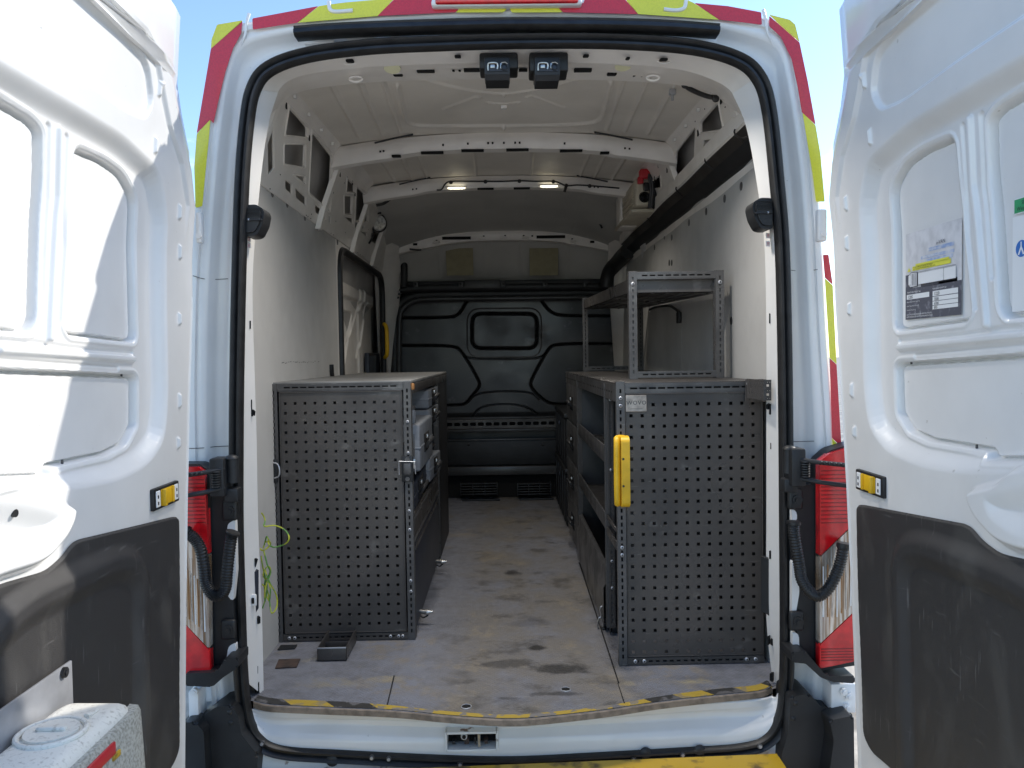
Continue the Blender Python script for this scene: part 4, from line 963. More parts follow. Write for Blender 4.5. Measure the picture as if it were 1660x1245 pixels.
# black plastic bumper corners
def corner(pxs, Y, d, name='bumper_corner', m='dark', r=.01):
    P = rounded([(v.x, v.z) for v in (sp(x, y, Y=Y) for x, y in pxs)], r); m_ = MB(); m_.prism([Vector((x, Y, z)) for x, z in P], (0, d, 0), m)
    bmesh.ops.bevel(m_.bm, geom=[e for e in m_.bm.edges if all(abs(v.co.y-Y) < 1e-4 for v in e.verts)], offset=.008, segments=3, affect='EDGES')
    return m_.obj(name, van, ang=35)
corner([(296,1168),(322,1166),(350,1146),(376,1144),(386,1160),(391,1190),(408,1212),(418,1224),(414,1300),(296,1300)], 2.235, .12)
corner([(296,1300),(296,1172),(316,1170),(330,1186),(336,1300)], 2.19, .06)
corner([(1282,1130),(1312,1124),(1334,1150),(1384,1158),(1386,1300),(1262,1300),(1268,1222),(1278,1190)], 2.235, .12)
corner([(1345,1168),(1384,1160),(1386,1300),(1338,1300),(1352,1200)], 2.17, .07)
for x, y in ((372, 1155), (374, 1172), (1290, 1140), (1286, 1165)):
    c = sp(x, y, Y=2.235); m_ = MB(); m_.dome((c.x, 2.236, c.z), .008, 'rubber'); m_.obj('bumper_clip', van)
m_ = MB()
for (x0_, y0_, x1_, y1_) in ((308,1118,326,1178), (1344,1106,1384,1152)):
    a = sp(x0_, y0_, Y=2.25); b = sp(x1_, y1_, Y=2.25)
    m_ = MB(); m_.box(a.x, b.x, 2.235, 2.30, b.z, a.z, 'white', .004)
    m_.obj('bumper_bracket', van)
for x, y in ((1366,1120),(1375,1128),(1372,1145),(316,1120)):
    c = sp(x, y, Y=2.235); m_ = MB(); m_.cyl((c.x, 2.237, c.z), (c.x, 2.225, c.z), .011, 'white', 14); m_.cyl((c.x, 2.225, c.z), (c.x, 2.221, c.z), .006, 'white', 6); m_.obj('bracket_bolt', van)

# ================================================================== TAIL LIGHTS, CHECK STRAPS, CONDUITS
def poly_part(pxs, Y, d, m, name, parent, r=.006, bev=.004):
    P = rounded([(v.x, v.z) for v in (sp(x, y, Y=Y) for x, y in pxs)], r)
    m_ = MB(); m_.prism([Vector((x, Y, z)) for x, z in P], (0, d, 0), m)
    if bev: bmesh.ops.bevel(m_.bm, geom=[e for e in m_.bm.edges if all(abs(v.co.y-Y) < 1e-4 for v in e.verts)], offset=bev, segments=2, affect='EDGES')
    return m_.obj(name, parent, ang=35)
def ribs(x0p, x1p, y0p, y1p, Y, m, name, parent, nx_, horiz=False):
    a = sp(x0p, y0p, Y=Y); b = sp(x1p, y1p, Y=Y); m_ = MB()
    for k in range(nx_):
        t = (k+.5)/nx_
        if horiz: z = a.z+(b.z-a.z)*t; m_.box(a.x, b.x, Y-.0015, Y+.003, z-.0015, z+.0015, m, 0)
        else: x = a.x+(b.x-a.x)*t; m_.box(x-.0018, x+.0018, Y-.0015, Y+.003, b.z, a.z, m, 0)
    m_.obj(name, parent, smooth=False)
YL = 2.22
hL = poly_part([(335,775),(362,790),(380,800),(382,880),(377,960),(382,1050),(366,1078),(342,1092),(336,1075)], 2.262, .05, 'dark', 'lamp_housing', van, .01)
hR = poly_part([(1283,760),(1308,790),(1330,770),(1332,1075),(1308,1062),(1288,1052),(1296,1000),(1285,955),(1284,850)], 2.262, .05, 'dark', 'lamp_housing', van, .01)
m_ = MB()
for x, y, w_, h_ in ((379, 845, 6, 60), (375, 985, 10, 50), (378, 1050, 12, 30), (1288, 870, 6, 60), (1288, 960, 8, 60), (1290, 1045, 12, 26)):
    pass
for pxs in ([(368,850),(381,842),(383,925),(378,975),(369,968),(372,900)], [(370,1048),(382,1042),(382,1074),(366,1076)], [(1284,824),(1292,830),(1292,845),(1284,850)], [(1284,910),(1292,905),(1296,960),(1290,996),(1284,1000)], [(1285,1024),(1295,1028),(1296,1052),(1285,1058)]):
    poly_part(pxs, 2.257, .02, 'white', 'body_patch', van, .01, .002)
for x, y, h in ((373,828,hL),(371,1021,hL),(1291,810,hR),(1293,1007,hR)):
    c = sp(x, y, Y=2.25); m_ = MB(); m_.box(c.x-.024, c.x+.02, 2.246, 2.265, c.z-.03, c.z+.03, 'dark', .014, 3); m_.cyl((c.x, 2.248, c.z), (c.x, 2.240, c.z), .015, 'dark', 16); m_.cyl((c.x, 2.240, c.z), (c.x, 2.236, c.z), .008, 'rubber', 6); m_.obj('housing_bolt', h)
for nm, seg in (('left', [([(280,757),(322,757),(332,765),(337,900),(280,850)], 'lens_r', 'stop_lens'), ([(280,851),(337,902),(339,1052),(280,990)], 'lens_c', 'reversing_lens'), ([(280,991),(339,1054),(341,1102),(280,1093)], 'lens_r', 'fog_lens')]),
                ('right', [([(1329,748),(1345,735),(1385,722),(1385,848),(1329,902)], 'lens_r', 'stop_lens'), ([(1329,904),(1385,850),(1388,988),(1329,1044)], 'lens_c', 'reversing_lens'), ([(1329,1046),(1388,990),(1386,1072),(1329,1084)], 'lens_r', 'fog_lens')])):
    rt = poly_part([(x, y) for x, y in ([(270,752),(324,752),(336,762),(343,1106),(270,1100)] if nm == 'left' else [(1326,748),(1346,730),(1390,716),(1392,1078),(1326,1088)])], YL+.014, .06, 'dark', 'tail_light', van, .01)
    for pxs, m, n_ in seg: poly_part(pxs, YL, .03, m, n_, rt, .004, .004)
for tl_, xs_ in (('tail_light', (298, 334)), ('tail_light.001', (1332, 1384))):
    for k in range(7):
        x_ = xs_[0]+(xs_[1]-xs_[0])*(k+.3)/7; ytop = 918+(k*5 if 'light' == tl_[5:] else -k*3); q0 = sp(x_, ytop, Y=YL); q1 = sp(x_+1, 1000-(0 if k < 4 else 6*(k-3)) if tl_ != 'tail_light' else 1000+k*4, Y=YL)
        m_ = MB(); m_.box(q0.x-.0016, q0.x+.0016, YL-.0022, YL+.002, q1.z, q0.z, ('stick_w', 'orange', 'chrome')[k % 3], .0005); m_.obj('lens_glint_rib', bpy.data.objects[tl_], smooth=False)  # thin white, orange and zinc ribs paint glints onto the clear lens
ribs(296, 336, 905, 985, YL, 'lens_c', 'lens_ribs', bpy.data.objects['tail_light'], 9)
ribs(1331, 1385, 905, 985, YL, 'lens_c', 'lens_ribs', bpy.data.objects['tail_light.001'], 11)
ribs(1331, 1385, 760, 850, YL, 'lens_r2', 'lens_ribs', bpy.data.objects['tail_light.001'], 14, True)
ribs(298, 333, 775, 850, YL, 'lens_r2', 'lens_ribs', bpy.data.objects['tail_light'], 12, True)
ribs(1331, 1383, 1050, 1072, YL, 'lens_r2', 'lens_ribs', bpy.data.objects['tail_light.001'], 5, True)
# ledges under the lamps
poly_part([(300,1092),(352,1090),(364,1068),(386,1066),(386,1082),(362,1098),(344,1114),(300,1112)], 2.20, .09, 'dark', 'lamp_ledge', van, .006, .006)
poly_part([(1284,1058),(1306,1056),(1340,1096),(1386,1096),(1386,1108),(1350,1106),(1330,1098),(1306,1076),(1284,1074)], 2.20, .09, 'dark', 'lamp_ledge', van, .006, .006)
# door check straps
for s, x, y in ((1, 362, 772), (-1, 1294, 756)):
    c = sp(x, y, Y=2.22); m_ = MB()
    m_.box(c.x-.03, c.x+.012, 2.19, 2.25, c.z-.055, c.z+.055, 'dark', .006)
    q = c.x+.024*s
    m_.tube([(q, 2.23, c.z-.02), (q, 2.23, c.z+.05)], .018, 'dark', 14); m_.dome((q, 2.225, c.z+.05), .020, 'dark', (0, 0, 1))
    m_.box(q-.02, q+.02, 2.21, 2.25, c.z-.075, c.z-.035, 'dark', .006)
    for k in range(7): m_.tube([(c.x-.008*s+.011*math.cos(t), 2.188+.011*math.sin(t), c.z-.024+k*.007) for t in np.linspace(0, 2*math.pi, 13)[:-1]], .0028, 'rubber', 6, closed=True)
    xe = c.x-.115*s
    for dz, dz2 in ((.024, .012), (-.030, -.046)):
        m_.tube([(c.x+.01*s, 2.20, c.z+dz), (c.x-.04*s, 2.165, c.z+(dz+dz2)/2), (xe, 2.135, c.z+dz2)], .0065, 'dark', 8)
    for k in range(6): m_.dome((c.x-(.04+.012*k)*s, 2.157-.004*k, c.z+.018-.001*k), .006, 'rubber')
    m_.obj('door_check_strap', van, ang=35)
# corrugated conduits
for pts in ([(300,862),(314,872),(325,890),(331,920),(334,945),(343,962),(355,966),(365,955),(368,930),(371,900),(375,872),(378,862)], [(1287,845),(1287,862),(1291,890),(1296,918),(1300,940),(1312,958),(1326,966),(1342,955),(1356,930),(1364,905),(1368,880)]):
    P = cr([sp(x, y, Y=2.18) for i, (x, y) in enumerate(pts)], 24)
    L_ = len(P); m_ = MB(); m_.tube(P, .0150, 'rubber', 14, ripple=[1, 1.13, 1.13, .98]); 
    m_.tube([P[0], P[9]], .020, 'rubber', 14); m_.tube([P[-1], P[-10]], .020, 'rubber', 14)
    m_.obj('cable_conduit', van, ang=60)
# ================================================================== REAR DOORS (opened to 90 degrees)
XD = -.87; XDC = .038            # plane of the left inner door face, mirror line of the pair
def leanx(z): return -.055*np.clip((z-.28)/.6, 0, 1.3)**1.3
def dl(lst, X=XD):
    out = []
    for x, y in lst:
        Xi = X
        for _ in range(8): v = sp(x, y, X=Xi); Xi = X-float(leanx(v.z))
        out.append((v.y, v.z))
    return out
def tab(lst, xs=None):
    q = sorted([(z, y) for y, z in lst]); return [a for a, _ in q], [b for _, b in q]
inner_e = [(v.y, v.z) for v in (sp(x, y, X=X) for x, y, X in ((100,-70,-.80),(160,-35,-.805),(202,0,-.81),(256,67,-.815),(270,111,-.82),(287,209,-.835),(304,270,-.845),(312,337,-.858),(312,500,-.865),(308,640,-.865),(304,800,-.865),(301,1000,-.865),(299,1245,-.865),(299,1330,-.865)))]
outer_e = [(v.y, v.z) for v in (sp(x, y, X=X) for x, y, X in ((215,-70,-.86),(245,-35,-.86),(266,0,-.86),(287,27,-.86),(291,135,-.865),(303,190,-.865),(317,250,-.87),(321,337,-.875),(313,500,-.875),(309,640,-.875),(306,800,-.875),(305,1000,-.875),(305,1245,-.875),(305,1330,-.875)))]
zi, yi = tab(inner_e); zo, yo = tab(outer_e)
YF = 1.215
nzd, nyd = 1000, 520
zv = np.linspace(-1.30, 1.00, nzd)
def Yin(z): return np.interp(z, zi, yi)
def Yout(z): return np.interp(z, zo, yo)
uu = np.linspace(0, 1, nyd)
ZZ = np.repeat(zv[:, None], nyd, 1); YY = YF+(Yin(zv)[:, None]-YF)*uu[None, :]
YFX = YF-.05
ch = rounded([(YFX, dl([(0, 94)])[0][1])]+dl([(110,160),(202,216),(262,275),(274,350),(274,640),(268,715),(240,757),(190,782),(130,795),(60,797),(0,790)])+[(YFX, sp(0, 790, X=XD).z)], .05)
H = -.030*sm(-sdf(YY, ZZ, ch)/.045)
upw = rounded([(YFX, dl([(0, 38)])[0][1])]+dl([(0,38),(121,121),(202,182),(238,197),(252,165),(244,101),(216,64),(145,0),(60,-70)])+[(YFX, .92)], .035)
H += -.012*sm(-sdf(YY, ZZ, upw)/.014)
# a raised lip around the outer edge of the upper field
H += .010*sm(1-np.abs(YY-(Yin(ZZ)-.022))/.018)*sm((ZZ-.30)/.2)
XI = XD-.03
w1 = rounded([(YFX, sp(0, 160, X=XI).z)]+dl([(0,160),(52,192),(68,212),(68,300),(60,520),(50,540),(0,536)], XI)+[(YFX, sp(0, 536, X=XI).z)], .03)
w2 = rounded(dl([(121,237),(170,258),(200,280),(220,320),(221,556),(112,543),(104,530),(112,400),(118,300)], XI), .028)
w3 = rounded([(YFX, sp(0, 597, X=XI).z)]+dl([(0,597),(216,607),(221,614),(221,690),(205,722),(176,738),(110,752),(84,758),(80,772),(0,776)], XI)+[(YFX, sp(0, 776, X=XI).z)], .012)
s1 = sdf(YY, ZZ, w1); s2 = sdf(YY, ZZ, w2); s3 = sdf(YY, ZZ, w3)
for s_ in (s1, s2, s3): H += -.014*sm(.5-s_/.005)+.003*sm(1-np.abs(s_-.010)/.007)-.014*sm(1.2-np.abs(s_+.005)/.0045)
def ridge(lst, wd, h, X=XI):
    global H
    H += h*sm(1.4-segd(YY, ZZ, dl(lst, X))/wd)
ridge([(95,212),(93,320),(84,470),(80,548)], .009, .009)
ridge([(78,205),(76,320),(70,470)], .008, -.006); ridge([(108,222),(104,400),(97,520)], .007, -.005)
ridge([(0,566),(100,573),(214,582)], .009, .009); ridge([(0,585),(100,592),(190,598)], .007, -.004); ridge([(0,552),(60,557),(120,566),(214,572)], .006, -.005)
pk = rounded([(YFX, sp(0, 768, X=XD+.02).z)]+dl([(0,768),(60,776),(80,800),(122,810),(130,818),(126,850),(112,880),(84,915),(60,930),(0,950)], XD+.02)+[(YFX, sp(0, 950, X=XD+.02).z)], .03)
spk = sdf(YY, ZZ, pk); H += .028*sm(-spk/.026)+.0*ZZ
dish = rounded(dl([(-40,800),(60,815),(105,830),(96,868),(60,900),(-40,930)], XD+.03), .05); H += -.016*sm(-sdf(YY, ZZ, dish)/.05)
# embossed clips along the hinge side
for x, y0, y1 in ((224,40,70),(259,131,160),(252,221,252),(291,330,358),(291,395,422),(290,505,528),(290,636,662),(288,707,728)):
    q = dl([(x, y0), (x, y1)]); yc = q[0][0]; d = np.maximum(np.abs(YY-yc)-.010, np.abs(ZZ-(q[0][1]+q[1][1])/2)-abs(q[0][1]-q[1][1])/2); H += .008*sm(-d/.009)
H += -.006*sm(1-np.abs(YY-(Yin(ZZ)-.052))/.008)*sm((.2-ZZ)/.1)*0
H += .0009*np.sin(YY*14+2)*np.sin(ZZ*11)
midx_full = ((s1 < 0) | (s2 < 0) | (s3 < 0))
mid = (midx_full[:-1, :-1] & midx_full[1:, 1:]).astype(int)
ext = [(0.15, .004), (.35, .000), (.55, -.016), (.85, -.030), (1.0, -.042), (1.03, -.055), (1.0, -.070), (.5, -.075), (-8, -.078)]
def door(side):
    s = 1 if side == 'left' else -1
    Yi = Yin(zv); Yo = Yout(zv)
    cols_y = [YY]; cols_h = [H]
    for k, d in ext:
        yk = np.where(k >= 0, Yi+(Yo-Yi)*k, YF+.02) if k >= 0 else np.full(nzd, YF)
        cols_y.append(yk[:, None]); cols_h.append(np.full((nzd, 1), d))
    cols_y.insert(0, np.full((nzd, 1), YF-.002)); cols_h.insert(0, np.full((nzd, 1), -.078))
    Yc = np.concatenate(cols_y, 1); Hc = np.concatenate(cols_h, 1); Zc = np.repeat(zv[:, None], Yc.shape[1], 1)
    Xc = XD+Hc-leanx(Zc)
    mi_ = np.zeros((nzd-1, Yc.shape[1]-1), int); pass
    if s < 0: Xc = 2*XDC-Xc
    d = npgrid('rear_door', Xc, Yc, Zc, 'white', van, flip=(s > 0), midx=mi_, mats=['white', 'insert'],
               label='opened left rear door, its inner side partly sunlit' if s > 0 else 'opened right rear door in shade, with notices stuck inside')
    me = d.data; me.set_sharp_from_angle(angle=math.radians(62))
    # black lower trim
    tp_ = rounded([(YFX, sp(0, 946, X=XD).z)]+dl([(0,946),(71,926),(97,904),(113,882),(124,875),(278,838),(288,838),(289,900),(289,1100),(288,1215),(276,1245)])+[(1.72, -1.02), (YFX, -1.0)], .022)
    ny2, nz2 = 420, 420
    yg, zg = np.meshgrid(np.linspace(YF, 2.10, ny2), np.linspace(-1.12, -.33, nz2))
    for _ in range(2):
        S = sdf(yg, zg, tp_); e = 1e-3
        gx = (sdf(yg+e, zg, tp_)-S)/e; gz = (sdf(yg, zg+e, tp_)-S)/e; k = np.abs(S) < .0019
        yg = np.where(k, yg-S*gx, yg); zg = np.where(k, zg-S*gz, zg)
    S = sdf(yg, zg, tp_); cen = (S[:-1, :-1]+S[1:, 1:]+S[:-1, 1:]+S[1:, :-1])/4
    h = .007*sm(-S/.005)-.002
    ringp = chaikin(dl([(224,1300),(224,1000),(222,935),(200,905),(110,945),(0,1000)])+[(YFX, -.52)], 3, False)
    h += .016*sm(1.15-segd(yg, zg, ringp)/.042)
    pk_ = sdf(yg, zg, pk); h = np.maximum(h, .028*sm(-pk_/.026)+.001*(S < -.004))
    h += .0012*np.sin(yg*23)*np.sin(zg*17)
    X_ = XD+.0015+h
    if s < 0: X_ = 2*XDC-X_
    t = npgrid('door_trim', X_, yg, zg, 'trim', d, flip=(s > 0), facemask=cen < 0, label='scuffed black plastic door trim')
    fx = (lambda x: x) if s > 0 else (lambda x: 2*XDC-x)
    # catch release: black bezel, white plates, yellow slider
    q = dl([(243, 803), (285, 803), (264, 786), (264, 821)]); y1 = q[0][0]; y2 = q[1][0]; z1 = q[2][1]; z2 = q[3][1]
    ya, yb = min(y1, y2), max(y1, y2); zb_, za_ = min(z1, z2), max(z1, z2)
    def bx(x0, x1, *a, m_=None, **k): X = sorted((fx(x0), fx(x1))); m_.box(X[0], X[1], *a, **k)
    m_ = MB(); bx(XD-.004, XD+.010, ya, yb, zb_, za_, 'rubber', .004, m_=m_); hd = m_.obj('release_bezel', d)
    m_ = MB(); w_ = yb-ya
    if True:
        bx(XD, XD+.012, ya+.010, ya+w_*.22, zb_+.007, za_-.007, 'stick_w', .002, m_=m_); bx(XD, XD+.012, yb-w_*.22, yb-.010, zb_+.007, za_-.007, 'stick_w', .002, m_=m_)
        for k in range(2):
            bx(XD+.0118, XD+.0125, ya+.016, ya+.022, zb_+.013+k*.016, zb_+.021+k*.016, 'ink', 0, m_=m_); bx(XD+.0118, XD+.0125, yb-.024, yb-.018, zb_+.013+k*.016, zb_+.021+k*.016, 'ink', 0, m_=m_)
    m_.obj('release_legend', d, smooth=False)
    m_ = MB(); bx(XD, XD+.011, ya+w_*.25, yb-w_*.25, zb_+.006, za_-.006, 'yellow', .003, m_=m_); bx(XD+.008, XD+.022, ya+w_*.27, ya+w_*.36, zb_+.006, za_-.006, 'yellow', .003, m_=m_); bx(XD+.008, XD+.016, yb-w_*.33, yb-w_*.27, zb_+.006, za_-.006, 'yellow', .003, m_=m_)
    m_.obj('release_slider', d)
    for (x, y) in ((222, 338), (222, 408)): pass
    # small clip notches on the cut-outs
    for (x, y) in ((8,163),(158,250),(222,410),(109,748),(204,607)):
        q = dl([(x, y)], XI)[0]; m_ = MB(); bx(XD-.043, XD-.038, q[0]-.0015, q[0]+.0015, q[1]-.005, q[1]+.004, 'steel_l', .001, m_=m_); m_.obj('clip_notch', d)
    for (x, y, r_) in ((22, 832, .007),):
        q = dl([(x, y)], XD+.02)[0]; m_ = MB(); m_.cyl((fx(XD+.010), q[0], q[1]), (fx(XD+.0245), q[0], q[1]), r_, 'dark', 12); m_.obj('screw_hole', d)
    return d
dL = door('left'); dR = door('right')

# ---- notices on the right door (flat paper on the board)
XS = 2*XDC-(XD-.030-.012)-.0015
def on_door(m_, y_left, z_bot, w_, h_, layers):
    """y decreases to the reader's right; layers are (kind, args, material, level)"""
    def mtx(lv): return Matrix(((0, 0, -1, XS-.0006*lv), (-1, 0, 0, y_left), (0, 1, 0, z_bot), (0, 0, 0, 1)))
    for kind, a, m, lv in layers:
        if kind == 'r':
            x0, y0, x1, y1 = a; V = [(x0*w_, y0*h_, 0), (x1*w_, y0*h_, 0), (x1*w_, y1*h_, 0), (x0*w_, y1*h_, 0)]; m_.add(V, [(0, 1, 2, 3)], m, mtx(lv))
        elif kind == 't':
            x0, y0, s, txt = a; me = textmesh(txt, s*h_); m_.mesh_in(me, m, mtx(lv) @ Matrix.Translation((x0*w_, y0*h_, 0))); bpy.data.meshes.remove(me)
        elif kind == 'p':
            m_.add([(x*w_, y*h_, 0) for x, y in a], [tuple(range(len(a)))], m, mtx(lv))
        elif kind == 'c':
            cx_, cy_, r_ = a; V = [(cx_*w_+r_*math.cos(t), cy_*h_+r_*math.sin(t), 0) for t in np.linspace(0, 2*math.pi, 29)[:-1]]; m_.add(V, [tuple(range(28))], m, mtx(lv))
a = sp(1463, 382, X=XS); b = sp(1559, 505, X=XS); c = sp(1474, 518, X=XS)
yl, yr = (a.y+c.y)/2, b.y; zt, zb2 = a.z, c.z
m_ = MB(); W_, H_ = yl-yr, zt-zb2
Ls = [('r', (0, 0, 1, 1), 'stick', 0), ('r', (0, 0, 1, .36), 'stick_d', 1), ('r', (.62, .36, .93, .40), 'stick_d', 1), ('r', (.30, .355, .93, .39), 'stick_d', 1), ('r', (.0, .36, .14, .52), 'stick_d', 1),
      ('r', (.30, .665, .88, .70), 'bluefade', 1), ('r', (.44, .735, .88, .775), 'bluefade', 1), ('r', (.40, .615, .86, .655), 'bluefade', 1),
      ('r', (.14, .555, .83, .605), 'stick_y', 2), ('r', (.20, .60, .80, .628), 'stick_y', 2),
      ('t', (.16, .583, .020, 'IT IS AN OFFENCE TO EXCEED ANY WEIGHT'), 'ink', 3), ('t', (.16, .563, .020, 'OR TO EXCEED THE MAXIMUM PERMITTED LOAD'), 'ink', 3),
      ('t', (.58, .79, .06, 'e-VAN'), 'stick_d', 2), ('t', (.42, .745, .030, 'VEHICLE AND AXLE'), 'stick_w', 2), ('t', (.34, .675, .030, 'PERMITTED LOADING'), 'stick_w', 2),
      ('p', [(.04, .555), (.11, .555), (.075, .60)], 'stick_y', 2),
      # van drawing seen from above
      ('p', [(.06, .40), (.10, .365), (.24, .37), (.24, .535), (.12, .545), (.06, .51)], 'ink', 2), ('p', [(.065, .405), (.105, .372), (.232, .376), (.232, .529), (.122, .538), (.066, .505)], 'stick', 3),
      ('p', [(.08, .41), (.105, .40), (.12, .41), (.12, .50), (.105, .51), (.085, .50)], 'stick_w', 4), ('r', (.155, .39, .165, .52), 'ink', 4), ('r', (.20, .385, .205, .525), 'ink', 4),
      ('r', (.24, .375, .92, .378), 'ink', 4), ('r', (.24, .528, .92, .531), 'ink', 4), ('r', (.26, .387, .92, .518), 'stick_w', 4), ('r', (.258, .386, .262, .52), 'ink', 5), ('r', (.72, .386, .724, .52), 'ink', 5),
      ('r', (.26, .386, .92, .388), 'ink', 5), ('r', (.26, .517, .92, .519), 'ink', 5),
      ('t', (.04, .305, .024, 'FRONT AXLE WEIGHT (kg)'), 'stick_w', 2), ('t', (.52, .305, .024, 'REAR AXLE WEIGHT (kg)'), 'stick_w', 2),
      ('r', (.03, .232, .46, .288), 'stick_w', 2), ('r', (.52, .232, .95, .288), 'stick_w', 2), ('t', (.06, .240, .052, '1285'), 'ink', 3), ('t', (.55, .240, .052, '1220'), 'ink', 3),
      ('t', (.03, .195, .017, 'GROSS VEHICLE WEIGHT (kg) (GVW)'), 'stick_w', 2), ('t', (.03, .148, .017, 'GROSS TRAIN WEIGHT (kg) (GTW)'), 'stick_w', 2), ('t', (.03, .103, .017, 'AVAILABLE PAYLOAD (kg)'), 'stick_w', 2),
      ('r', (.52, .180, .95, .224), 'stick_w', 2), ('r', (.52, .132, .95, .174), 'stick_w', 2), ('r', (.52, .086, .95, .126), 'stick_w', 2),
      ('t', (.55, .184, .045, '3500'), 'ink', 3), ('t', (.55, .136, .045, '6300'), 'ink', 3), ('t', (.55, .090, .045, '895'), 'ink', 3),
      ('t', (.03, .048, .022, 'NOTE: THE DRIVER, PASSENGER AND FUEL WEIGHTS'), 'stick_w', 2), ('t', (.03, .020, .022, 'MUST BE DEDUCTED FROM THIS AVAILABLE PAYLOAD.'), 'stick_w', 2)]
on_door(m_, yl, zb2, W_, H_, Ls)
m_.obj('axle_weight_notice', dR, smooth=False, fixn=False, label='faded notice with a van drawn from above and axle weights')
a = sp(1635, 326, X=XS); c = sp(1648, 505, X=XS)
yl = (a.y+c.y)/2; zt = a.z; zb2 = c.z; W_ = .26; H_ = zt-zb2
m_ = MB(); r_ = .016
Ls = [('r', (0, 0, 1, .84), 'stick_w', 0), ('r', (.02, .86, 1, 1), 'stick_w', 0), ('r', (.02, .87, .95, .99), 'green', 1), ('t', (.10, .935, .052, 'SITE SAFETY'), 'ink', 2), ('t', (.05, .885, .052, 'Wear at all times'), 'ink', 2)]
for cx_, cy_, k in ((.20, .70, 0), (.10, .55, 1), (.22, .40, 2), (.40, .70, 0), (.40, .50, 1), (.60, .70, 2), (.62, .50, 0)):
    Ls.append(('c', (cx_, cy_, r_), 'blue', 1))
    if k == 1: Ls += [('p', [(cx_-.006, cy_+.06), (cx_+.006, cy_+.06), (cx_+.006, cy_+.02), (cx_+.036, cy_-.05), (cx_+.02, cy_-.055), (cx_, cy_-.005), (cx_-.02, cy_-.055), (cx_-.036, cy_-.05), (cx_-.006, cy_+.02)], 'stick_w', 2)]
    else: Ls += [('c', (cx_+.005, cy_-.005, r_*.55), 'stick_w', 2), ('r', (cx_-.012, cy_-.01, cx_+.025, cy_+.015), 'green' if k == 0 else 'blue', 3)]
on_door(m_, yl, zb2, W_, H_, Ls)
m_.obj('safety_notice', dR, smooth=False, fixn=False, label='white notice with a green heading and blue round symbols')

# ================================================================== WATER CONTAINER ON THE LEFT DOOR
br = thing('mounting_bracket', 'pale metal bracket strip screwed across the black trim of the left door', 'bracket', (XD, 1.3, -.62))
a = sp(118, 1070, X=-.845); zt = a.z; yE = a.y
m_ = MB(); m_.box(-.852, -.846, .95, yE, zt-.10, zt, 'alu', .002); m_.obj('strip', br)
p = sp(104, 1090, X=-.844); m_ = MB(); m_.cyl((-.847, p.y, p.z), (-.840, p.y, p.z), .010, 'rubber', 14); m_.cyl((-.842, p.y, p.z), (-.838, p.y, p.z), .005, 'dark', 6); m_.obj('screw', br)
m_ = MB(); m_.box(-.848, -.78, .98, 1.05, zt-.34, zt-.33, 'alu', .002); m_.obj('shelf_arm', br)
zl = -.632
tk = thing('water_container', 'grimy white plastic water container with recessed cap, hung inside the left door', 'container', (-.77, 1.2, -1.0))
pr = [(-.838, zl-.012), (-.832, zl-.003), (-.82, zl), (-.735, zl-.002), (-.722, zl-.006), (-.712, zl-.018), (-.708, zl-.05), (-.695, zl-.30), (-.70, zl-.36), (-.838, zl-.36)]
ysx = [(.86, .92), (.875, .985), (.90, 1.0), (1.36, 1.0), (1.405, .985), (1.432, .94), (1.445, .86), (1.448, .80)]
P = []; 
for y, k in ysx: P.append([Vector((-.775+(x+.775)*(k*.5+.5), y, -.82+(z+.82)*(k*.35+.65) if z > -.9 else z)) for x, z in pr])
m_ = MB(); m_.grid(P, 'tank', close_v=True); m_.add(P[-1], [tuple(range(len(pr)))], 'tank'); m_.add(P[0], [tuple(range(len(pr)))], 'tank')
m_.obj('tank_body', tk, ang=50)
m_ = MB(); P2 = []
for y, k in [(.92, .9), (.94, 1), (1.36, 1), (1.405, .99), (1.43, .95), (1.455, .90), (1.462, .82)]:
    P2.append([Vector((-.775+(x+.775)*(k*.5+.5), y, z)) for x, z in ((-.722, zl-.020), (-.703, zl-.022), (-.698, zl-.032), (-.684, zl-.30), (-.690, zl-.35), (-.715, zl-.36))])
m_.grid(P2, 'tankf'); m_.obj('front_panel', tk, ang=50)
# round cap in its recess
cc = Vector((-.785, 1.31, zl+.001))
m_ = MB(); m_.cyl(cc-Vector((0, 0, .02)), cc+Vector((0, 0, .004)), .046, 'tank', 30, r2=.043); m_.box(cc.x-.026, cc.x+.026, cc.y-.006, cc.y+.006, cc.z+.002, cc.z+.010, 'tank', .004); m_.obj('filler_cap', tk, ang=45)
m_ = MB(); m_.tube([cc+Vector((.053*math.cos(t), .053*math.sin(t), -.001)) for t in np.linspace(0, 2*math.pi, 33)[:-1]], .005, 'tank', 8, closed=True); m_.tube([cc+Vector((.03, .055, 0)), cc+Vector((.035, .085, -.001))], lambda i: .006-.004*i, 'tank', 8); m_.obj('cap_rim', tk)
m_ = MB(); m_.box(-.700, -.6935, 1.255, 1.345, zl-.056, zl-.034, 'red', .002)
o_ = m_.obj('red_label', tk); m_ = MB(); m_.box(-.700, -.6930, 1.335, 1.36, zl-.066, zl-.056, 'bumper_y', .001); m_.obj('yellow_label', tk)
